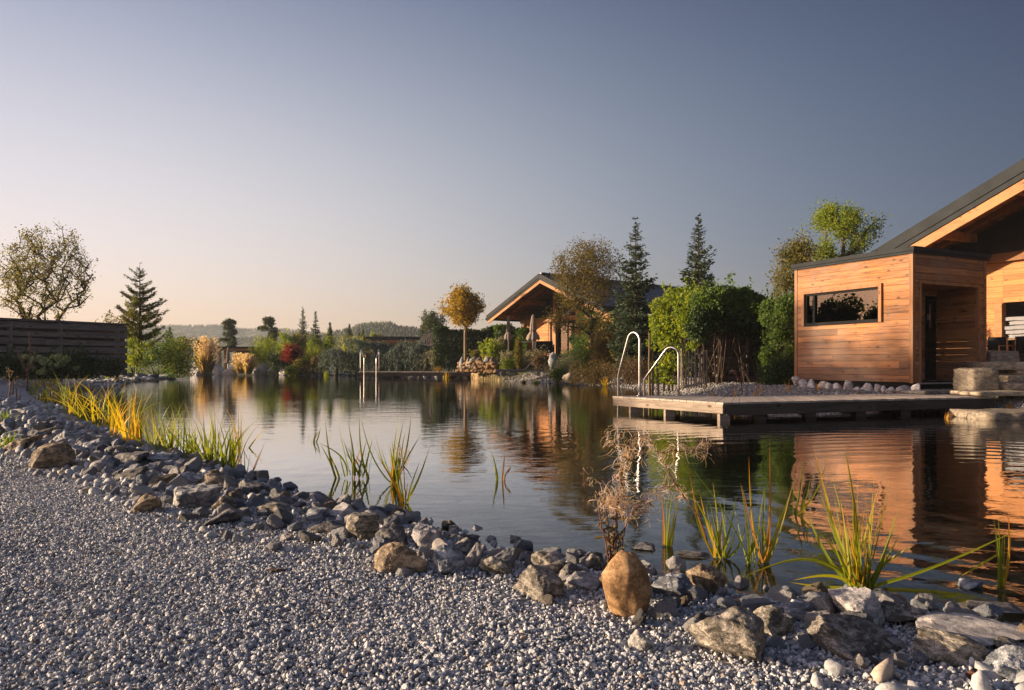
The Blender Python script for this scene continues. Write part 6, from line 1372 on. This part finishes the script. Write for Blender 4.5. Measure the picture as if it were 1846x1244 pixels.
placed('large reed clump in the right foreground with blades sprawling sideways', 1550, 1062, [
 (1545,1062,1465,800,-6,.75,.1),(1548,1062,1522,800,8,.5,0),(1540,1060,1500,860,6,.3,.1),(1552,1062,1523,905,-5,.9,-.1),(1556,1064,1602,868,-8,.35,.1),(1560,1066,1618,920,-6,.3,-.1),(1535,1058,1478,960,8,.45,0),(1530,1056,1445,905,-8,.4,.1),
 (1552,1060,1535,880,0,.6,0),(1558,1064,1560,962,4,.3,-.05),(1565,1066,1572,962,2,.45,-.1),(1566,1070,1645,985,14,.5,-.1),(1548,1062,1430,1046,16,.55,-.15),(1545,1058,1425,1050,-4,.5,-.1),(1556,1060,1835,955,-10,.35,.25),
 (1542,1060,1515,990,3,.85,0),(1538,1060,1505,900,-3,.25,.1),(1560,1064,1585,930,4,.3,.1),(1570,1068,1615,1090,-4,.4,-.1),(1550,1062,1528,935,2,.2,.05),(1547,1062,1540,900,-3,.35,0),(1554,1062,1490,930,-6,.3,.12),(1560,1062,1555,915,3,.9,.02),(1564,1066,1600,985,-4,.3,-.05),
 (1543,1062,1330,1045,46,.45,-.05),(1552,1064,1545,955,0,.3,-.05),(1556,1066,1575,890,-5,.55,.05),(1548,1066,1532,1000,2,.95,-.05),(1552,1064,1560,1010,0,.85,-.06),(1545,1062,1495,1010,3,.4,0)], 1, w_=.012)
placed('slim upright reed clump at the right edge of the water', 1803, 1060, [(1802,1062,1800,930,2,.4,0),(1800,1062,1792,940,3,.3,0),(1806,1062,1818,925,-6,.85,0),(1804,1062,1795,985,2,.3,.02),(1804,1060,1809,960,2,.45,0),(1798,1000,1725,1043,0,.6,-.05),(1806,1060,1812,950,-3,.5,.03)], 2)
placed('tall reed clump behind the big one, blades leaning apart, right of centre', 1365, 1015, [(1372,1012,1350,822,-8,.75,0),(1378,1010,1387,800,-6,.9,0),(1350,1018,1335,870,4,.5,0),(1348,1016,1322,905,-3,.35,.1),(1366,1016,1425,890,-6,.6,0),(1360,1016,1378,880,4,.5,.1),(1376,1012,1380,860,2,.35,0),(1345,1014,1370,940,-4,.3,0),(1380,1014,1410,905,-5,.55,0),(1370,1014,1365,900,3,.45,0),(1385,1008,1376,940,0,.7,0)], 3)
placed('leaning reed clump with orange tips right of the thin upright one', 1297, 1006, [(1290,1008,1242,845,-8,.8,0),(1294,1010,1285,870,6,.6,0),(1300,1010,1262,890,-6,.75,.05),(1304,1010,1248,905,-12,.35,0),(1310,1006,1345,940,-10,.4,0),(1298,1008,1278,900,3,.3,0),(1296,1008,1303,930,2,.45,0),(1306,1008,1298,905,4,.4,0),(1288,1006,1280,935,2,.85,0),(1302,1010,1325,960,-5,.3,0),(1308,1008,1308,935,0,.35,.03)], 4)
placed('thin upright reed clump in open water right of the egg boulder', 1203, 985, [(1196,985,1192,890,2,.95,0),(1200,986,1202,905,1,.4,0),(1204,986,1213,885,2,.3,0),(1207,986,1226,880,2,.7,0),(1202,986,1208,925,0,.35,0),(1210,984,1221,915,0,.5,0)], 5)
placed('short reed clump in front of the cabin reflection', 1438, 926, [(1432,928,1446,832,-3,.3,0),(1436,928,1492,830,-10,.6,0),(1440,928,1462,855,-4,.35,0),(1430,926,1430,860,2,.35,0),(1444,928,1456,870,2,.3,0),(1448,925,1460,905,6,.95,0)], 6)
placed('wide reed clump in calm water, left of the orange based clump', 640, 862, [(607,866,586,757,-4,.4,0),(632,856,610,765,-2,.35,.1),(640,858,628,762,2,.3,0),(606,866,577,800,3,.5,0),(646,856,660,795,0,.3,0),(652,858,652,800,1,.4,0),(626,858,574,798,14,.55,0),(668,868,648,748,-8,.35,0),(660,864,668,775,2,.3,.1),(636,858,632,800,1,.5,0),(622,860,612,820,0,.4,0),(655,858,672,790,0,.3,0),(612,864,590,812,2,.15,0),(664,866,640,820,4,.6,0),(644,858,644,780,2,.25,.1),(650,858,618,790,-4,.4,0)], 7, w_=.014)
placed('reed clump with an orange base blade and a dead flower stalk', 722, 905, [(724,905,680,822,4,.98,0),(732,905,775,805,-4,.7,0),(736,905,757,832,3,.4,0),(728,903,712,800,0,.5,0),(726,903,706,790,-3,.45,0),(730,903,735,870,0,.9,0)], 8, w_=.012)
placed('dense tall reeds rising behind the dead flower stalk', 712, 872, [(706,872,722,748,2,.4,.1),(712,872,742,745,-6,.35,0),(708,872,715,770,3,.3,0),(716,872,758,785,4,.3,0),(712,873,728,755,3,.25,0),(704,870,650,752,-10,.35,0),(710,873,702,800,2,.6,0),(718,872,730,780,2,.45,0),(706,872,710,820,1,.9,0),(714,872,722,800,0,.2,0),(708,872,695,800,1,.35,.1)], 9, w_=.013)
placed('five small blades left of the wide reed clump', 566, 797, [(557,797,556,784,0,.4,0),(562,797,562,768,1,.3,0),(567,797,571,772,1,.3,0),(570,797,578,770,-1,.35,0),(565,797,576,778,2,.8,0)], 10, w_=.013)
placed('lone short reed standing in open water left of centre right', 897, 866, [(897,866,885,812,2,.3,0),(895,866,890,818,0,.25,0),(906,866,910,816,0,.9,0),(910,868,920,842,3,.95,0),(920,842,914,856,0,.98,0)], 11, w_=.011)
placed('thin young reeds at the water right of the mid shore reeds', 445, 858, [(442,862,440,808,0,.3,0),(445,862,452,815,1,.35,0),(452,862,478,796,0,.98,0),(450,862,470,812,0,.98,0)], 12, w_=.008)
# mid shore row
for k, (px, py, h, n_, wpx, a_, m_) in enumerate([(208,800,74,12,20,.6,'l_reedy'),(240,806,76,26,22,.55,'l_reedy'),(282,815,66,16,26,.45,'l_reed'),(312,820,66,22,26,.35,'l_reed'),(345,828,70,22,24,.3,'l_reed'),(378,836,74,24,24,.35,'l_reed'),(410,842,72,24,22,.35,'l_reed'),(432,810,70,7,8,.9,'l_reed')]):
    reed(('orange tipped reeds at the left end of the mid shore row', 'dense golden reed clump beside the dark round rock', 'loose reeds between the golden clump and the bluish low rock', 'green reeds above the flat grey slab', 'green yellow reeds, middle of the mid shore row', 'reeds just left of the last full clump on mid shore', 'last full reed clump on mid shore, by the round shouldered rock', 'tall dark red blades out in the water beyond the mid shore reeds')[k], px, py, h * 1.12, int(n_ * 1.6), 700 + k, wpx * 1.3, spread=.30, bend=.6, mat=m_, a=a_, group='reeds along the mid shore')
# the glowing mass at the left
for k, (px, py, h, n_, wpx, a_) in enumerate([(62,712,32,18,34,.4),(84,700,34,40,36,.5),(98,728,52,26,54,.4),(116,746,60,24,54,.3),(140,756,64,28,54,.4),(166,762,82,30,54,.3),(188,768,78,26,48,.45),(210,752,60,26,36,.25),(150,726,36,44,40,.1),(205,722,40,30,26,.1)]):
    reed(('short glowing reeds at the far left end of the yellow mass', 'sunlit reeds at the back of the yellow mass', 'arching golden reeds in the left part of the yellow mass', 'golden reeds above the grey peak stone', 'dense golden reeds in the middle of the yellow mass', 'tallest golden reeds of the yellow mass', 'golden reeds at the right front of the yellow mass', 'thin green reeds at the right tip of the yellow mass', 'dark green reeds behind the yellow mass', 'green reeds far out at the right of the yellow mass')[k], px, py, h, int(n_ * .75), 720 + k, wpx, spread=.5, bend=1.2, mat='l_reedy' if k in (1, 2, 4, 5, 6) else 'l_reed', a=a_ * .62, group='golden reeds on the left shore')
# tufts on the gravel behind the dock and the far banks
for k, (px, Y_, h, n_, lb) in enumerate([(1226,17,26,9,'small yellow tuft right of the second near handrail'),(1283,15.5,36,7,'tall two bladed tuft behind the dock mitre'),(1300,14.6,24,6,'small tuft behind the dock, right at the corner joint'),(1322,15.3,36,8,'yellow tuft behind the dock beside the dead stalk'),(1361,15.0,24,7,'thin tuft behind the dock right of the dead stalk'),(1374,15.2,26,5,'reddish short tuft behind the dock'),(1419,14.8,26,6,'tuft on the gravel near the cabin left corner'),(1474,14.6,22,5,'dry thin tuft below the cabin window'),(1546,13.8,24,4,'pair of small blades on the gravel before the cabin'),(1820,12.2,14,14,'tiny green tuft on the gravel at the right edge'),(1708,11.0,28,5,'small reed in the water at the dock right end')]):
    x_ = X(px, Y_); b_ = MB(); blades(b_, (0, 0, 0), n_, h / FPX * Y_, .02, .25, rng(750 + k), .5, .06, a=.75); tag(b_.build('grass_tuft', M['l_reedy'], loc=(x_, Y_, max(gz(x_, Y_), -.05))), lb, 'grass')
for k, (px, Y_, h, wpx, lb) in enumerate([(1091,26,20,8,'single yellow tuft at the bank below the heather'),(876,38.5,15,26,'yellow grass at the waterline in front of the stone wall'),(805,41.5,14,16,'yellow grass at the far dock right end'),(944,30.6,6,8,'small red orange plant on the gravel bank'),(966,30.3,8,12,'small yellow green plant by the water on the bank'),(536,49,12,8,'lime tuft right of the jagged rock group'),(556,49,11,8,'small lime tuft below the olive mound'),(588,47.5,11,10,'small green tuft left of the far dock'),(370,52,14,10,'thin green tuft before the rounded boulder'),(236,36,12,12,'thin green reeds before the left bank rocks'),(198,33,22,18,'green reeds at the left bank waterline')]):
    x_ = X(px, Y_); b_ = MB(); blades(b_, (0, 0, 0), 26, h / FPX * Y_, .045, .3, rng(770 + k), .6, wpx / FPX * Y_ / 2, a=.5, segs=4); tag(b_.build('grass_tuft', M['l_rust' if k == 3 else 'l_reedy' if k < 3 else 'l_lime'], loc=(x_, Y_, max(gz(x_, Y_), 0))), lb, 'grass')
# ------------------------------------------------------------------ dried willowherb with curling seed threads
def dried_plant(name, label, stems, Y, seed, curls, th=.0035, leaves=0, fl=.8):
    r = rng(seed); o = (X(stems[0][0][0], Y), Y, Z(stems[0][0][1], Y)); root = empty(name, o, 0, label, 'plant'); st = MB(); fl_ = MB(); lf = MB()
    for s in stems:
        P = [np.array(W3(px, py, Y + dy, o)) for (px, py, dy) in s[0:]]; P = np.array(P); m = 24; t = np.linspace(0, len(P) - 1, m); Q = np.stack([np.interp(t, np.arange(len(P)), P[:, j]) for j in range(3)], 1)
        Q[1:-1] = (Q[:-2] + Q[1:-1] * 2 + Q[2:]) / 4; Q += r.normal(size=Q.shape) * .0012; st.sweep(Q, np.linspace(th, th * .35, m), 6)
        if leaves:
            k = r.integers(2, m - 8, leaves); leafquads(lf, Q[k], .035, r, up=1.6, asp=.3)
    for (x0, y0, x1, y1, n_, sp) in curls:
        a = np.array(W3(x0, y0, Y, o)); b = np.array(W3(x1, y1, Y, o))
        for _ in range(int(n_ * fl)):
            p = a + (b - a) * r.random() + r.normal(size=3) * sp / FPX * Y; d = r.normal(size=3); d /= np.linalg.norm(d); e = np.cross(d, r.normal(size=3)); e /= np.linalg.norm(e); k = r.uniform(1.5, 5.5); ln = r.uniform(.02, .055); m = 9; tt = np.linspace(0, 1, m); ang = tt * k
            q = p + (d[None] * np.sin(ang)[:, None] + e[None] * (1 - np.cos(ang))[:, None]) * ln / max(k * .55, 1); n2 = np.cross(d, e); w2 = .0011 * (1 - tt * .6); V = np.stack([q - n2 * w2[:, None], q + n2 * w2[:, None]], 1).reshape(-1, 3)
            fl_.add(V, [(i * 2, i * 2 + 1, i * 2 + 3, i * 2 + 2) for i in range(m - 1)], r.random())
    st.build('stem', M['stem_red'], root, smooth=True); fl_.build('seed_threads', M['l_fluff'], root)
    if leaves: lf.build('leaves', M['l_rust'], root)
    return root
dried_plant('dried_willowherb', 'reddish dried plant with curly pinkish seed threads rising behind the egg boulder', [
 [(1100,1012,0),(1098,960,0),(1095,930,0),(1085,900,0)], [(1104,1014,0),(1108,960,.02),(1112,920,0),(1118,880,0),(1123,840,0),(1130,800,0),(1145,785,0)], [(1098,1014,0),(1090,970,0),(1082,935,0),(1077,900,0)],
 [(1108,1012,.02),(1120,965,.02),(1140,925,.03),(1160,905,.03),(1190,880,.03),(1215,875,.02)], [(1106,1012,0),(1112,970,0),(1113,930,0),(1110,900,0)], [(1102,1012,0),(1100,975,.03),(1104,940,.03)], [(1120,1005,0),(1122,975,0),(1128,950,0)]], 2.42, 61,
 [(1078,892,1150,930,130,9),(1085,905,1130,925,90,8),(1118,900,1122,840,70,4),(1122,840,1135,800,60,6),(1105,790,1160,815,70,8),(1145,905,1175,925,40,7),(1165,900,1215,873,55,3),(1100,800,1095,775,14,3)], leaves=16)
dried_plant('dried_willowherb', 'arching dried stem with fluffy tips hanging over the water, upper right of the egg boulder', [
 [(1275,975,0),(1262,935,0),(1240,905,0),(1222,880,0),(1205,850,0),(1188,815,0),(1170,795,0),(1155,782,0)], [(1205,850,0),(1215,870,0),(1228,880,0)], [(1190,818,0),(1210,812,0),(1240,815,0),(1268,806,0)]], 2.75, 62,
 [(1150,782,1185,812,50,4),(1205,850,1190,820,30,3),(1205,812,1270,810,90,6),(1262,800,1272,815,25,5),(1215,872,1240,905,45,4)], th=.003)
dried_plant('dried_stalk', 'small dead flower stalk among the reeds left of centre', [[(731,905,0),(729,870,0),(727,840,0),(724,815,0),(718,798,0)], [(727,840,0),(736,850,0),(742,862,0)]], 4.35, 63, [(722,800,730,830,45,6),(728,830,732,860,14,3)], th=.004)
dried_plant('dried_stalk', 'tall dead pinkish stalk in front of the hydrangeas at the left', [[(49,705,0),(50,670,0),(55,630,0),(54,598,0)], [(50,672,0),(40,655,0),(35,640,0)], [(51,668,0),(60,650,0),(66,632,0)]], 16.5, 64, [(53,598,55,640,80,2),(32,635,44,650,60,3),(60,630,64,650,50,3),(48,660,50,690,40,3)], th=.02, fl=1.6)
dried_plant('dried_stalk', 'forked dead stalk behind the dock before the dark fence', [[(1338,712,0),(1337,690,0),(1336,675,0),(1340,660,0)], [(1337,692,0),(1328,678,0),(1318,668,0)]], 14.8, 65, [(1334,660,1343,680,60,2),(1315,664,1326,678,50,2)], th=.012, fl=1.2)
dried_plant('dried_stalk', 'thin wispy reddish sprout in the water behind the dried plants', [[(1054,880,0),(1052,850,0),(1051,838,0)], [(1060,882,0),(1062,860,0),(1062,848,0)]], 4.7, 66, [(1050,840,1064,880,14,3)], th=.003)
for k, (px, py, h, lb) in enumerate([(17, 694, 45, 'thin pale flowering weed at the left edge behind the stones'), (29, 712, 48, 'brown seeded weed stalk left of the yellow reeds')]):
    Y_ = 12.0; dried_plant('weed', lb, [[(px, py + 20, 0), (px + 1, py, 0), (px - 1, py - h * .7, 0)], [(px + 6, py + 18, 0), (px + 8, py - 8, 0)]], Y_, 67 + k, [(px, py, px, py - h * .7, 40, 3)], th=.01, leaves=20)
b_ = MB(); tag(b_.sweep([(0, 0, 0), (.04, -.005, .004), (.075, .004, .002)], [.006, .005, .004], 7).build('twig', M['bark'], loc=(X(480, 2.47), 2.47, gz(X(480, 2.47), 2.47) + .012)), 'short dark driftwood twig lying on the gravel', 'twig')

for k, (px, py, lb) in enumerate([(2, 762, 'small bright green weed between stones at the left edge'), (8, 808, 'low moss green weed below the dark tilted slab at the left edge')]):
    Y_ = solveY(px, py)[0]; b_ = MB(); blades(b_, (0, 0, 0), 30, .16, .012, .6, rng(790 + k), 1.0, .1, a=.2, segs=4); tag(b_.build('weed', M['l_lime'], loc=(X(px, Y_), Y_, gz(X(px, Y_), Y_))), lb, 'weed')
r = rng(99); lf = [(213, 1003, 'rusty fallen leaf lying on the gravel at the left'), (690, 905, 'orange leaf caught on the rocks below the orange based reeds')]
for k, (px, py, lb) in enumerate(lf):
    Y_ = solveY(px, py)[0]; b_ = MB(); b_.add([(-.014, 0, 0), (0, -.009, .004), (.016, 0, .001), (.002, .010, .005)], [(0, 1, 2, 3)], .9); tag(b_.build('fallen_leaf', M['l_rust'], loc=(X(px, Y_), Y_, gz(X(px, Y_), Y_) + (.012 if k == 0 else .12))), lb, 'leaf')
# ------------------------------------------------------------------ evening air
USE_HAZE = True
if USE_HAZE:
    m = bpy.data.materials.new('haze'); m.use_nodes = True; t = m.node_tree; t.nodes.clear(); out = t.nodes.new('ShaderNodeOutputMaterial'); pv = t.nodes.new('ShaderNodeVolumePrincipled')
    pv.inputs['Color'].default_value = (.80, .89, 1.0, 1); pv.inputs['Density'].default_value = 0.0005; pv.inputs['Anisotropy'].default_value = .2
    t.links.new(pv.outputs[0], out.inputs['Volume'])
    tag(MB().box((-1300, -60, -60), (1300, 1300, 50)).build('haze', m), 'thin evening haze over the land', 'haze', kind='stuff')
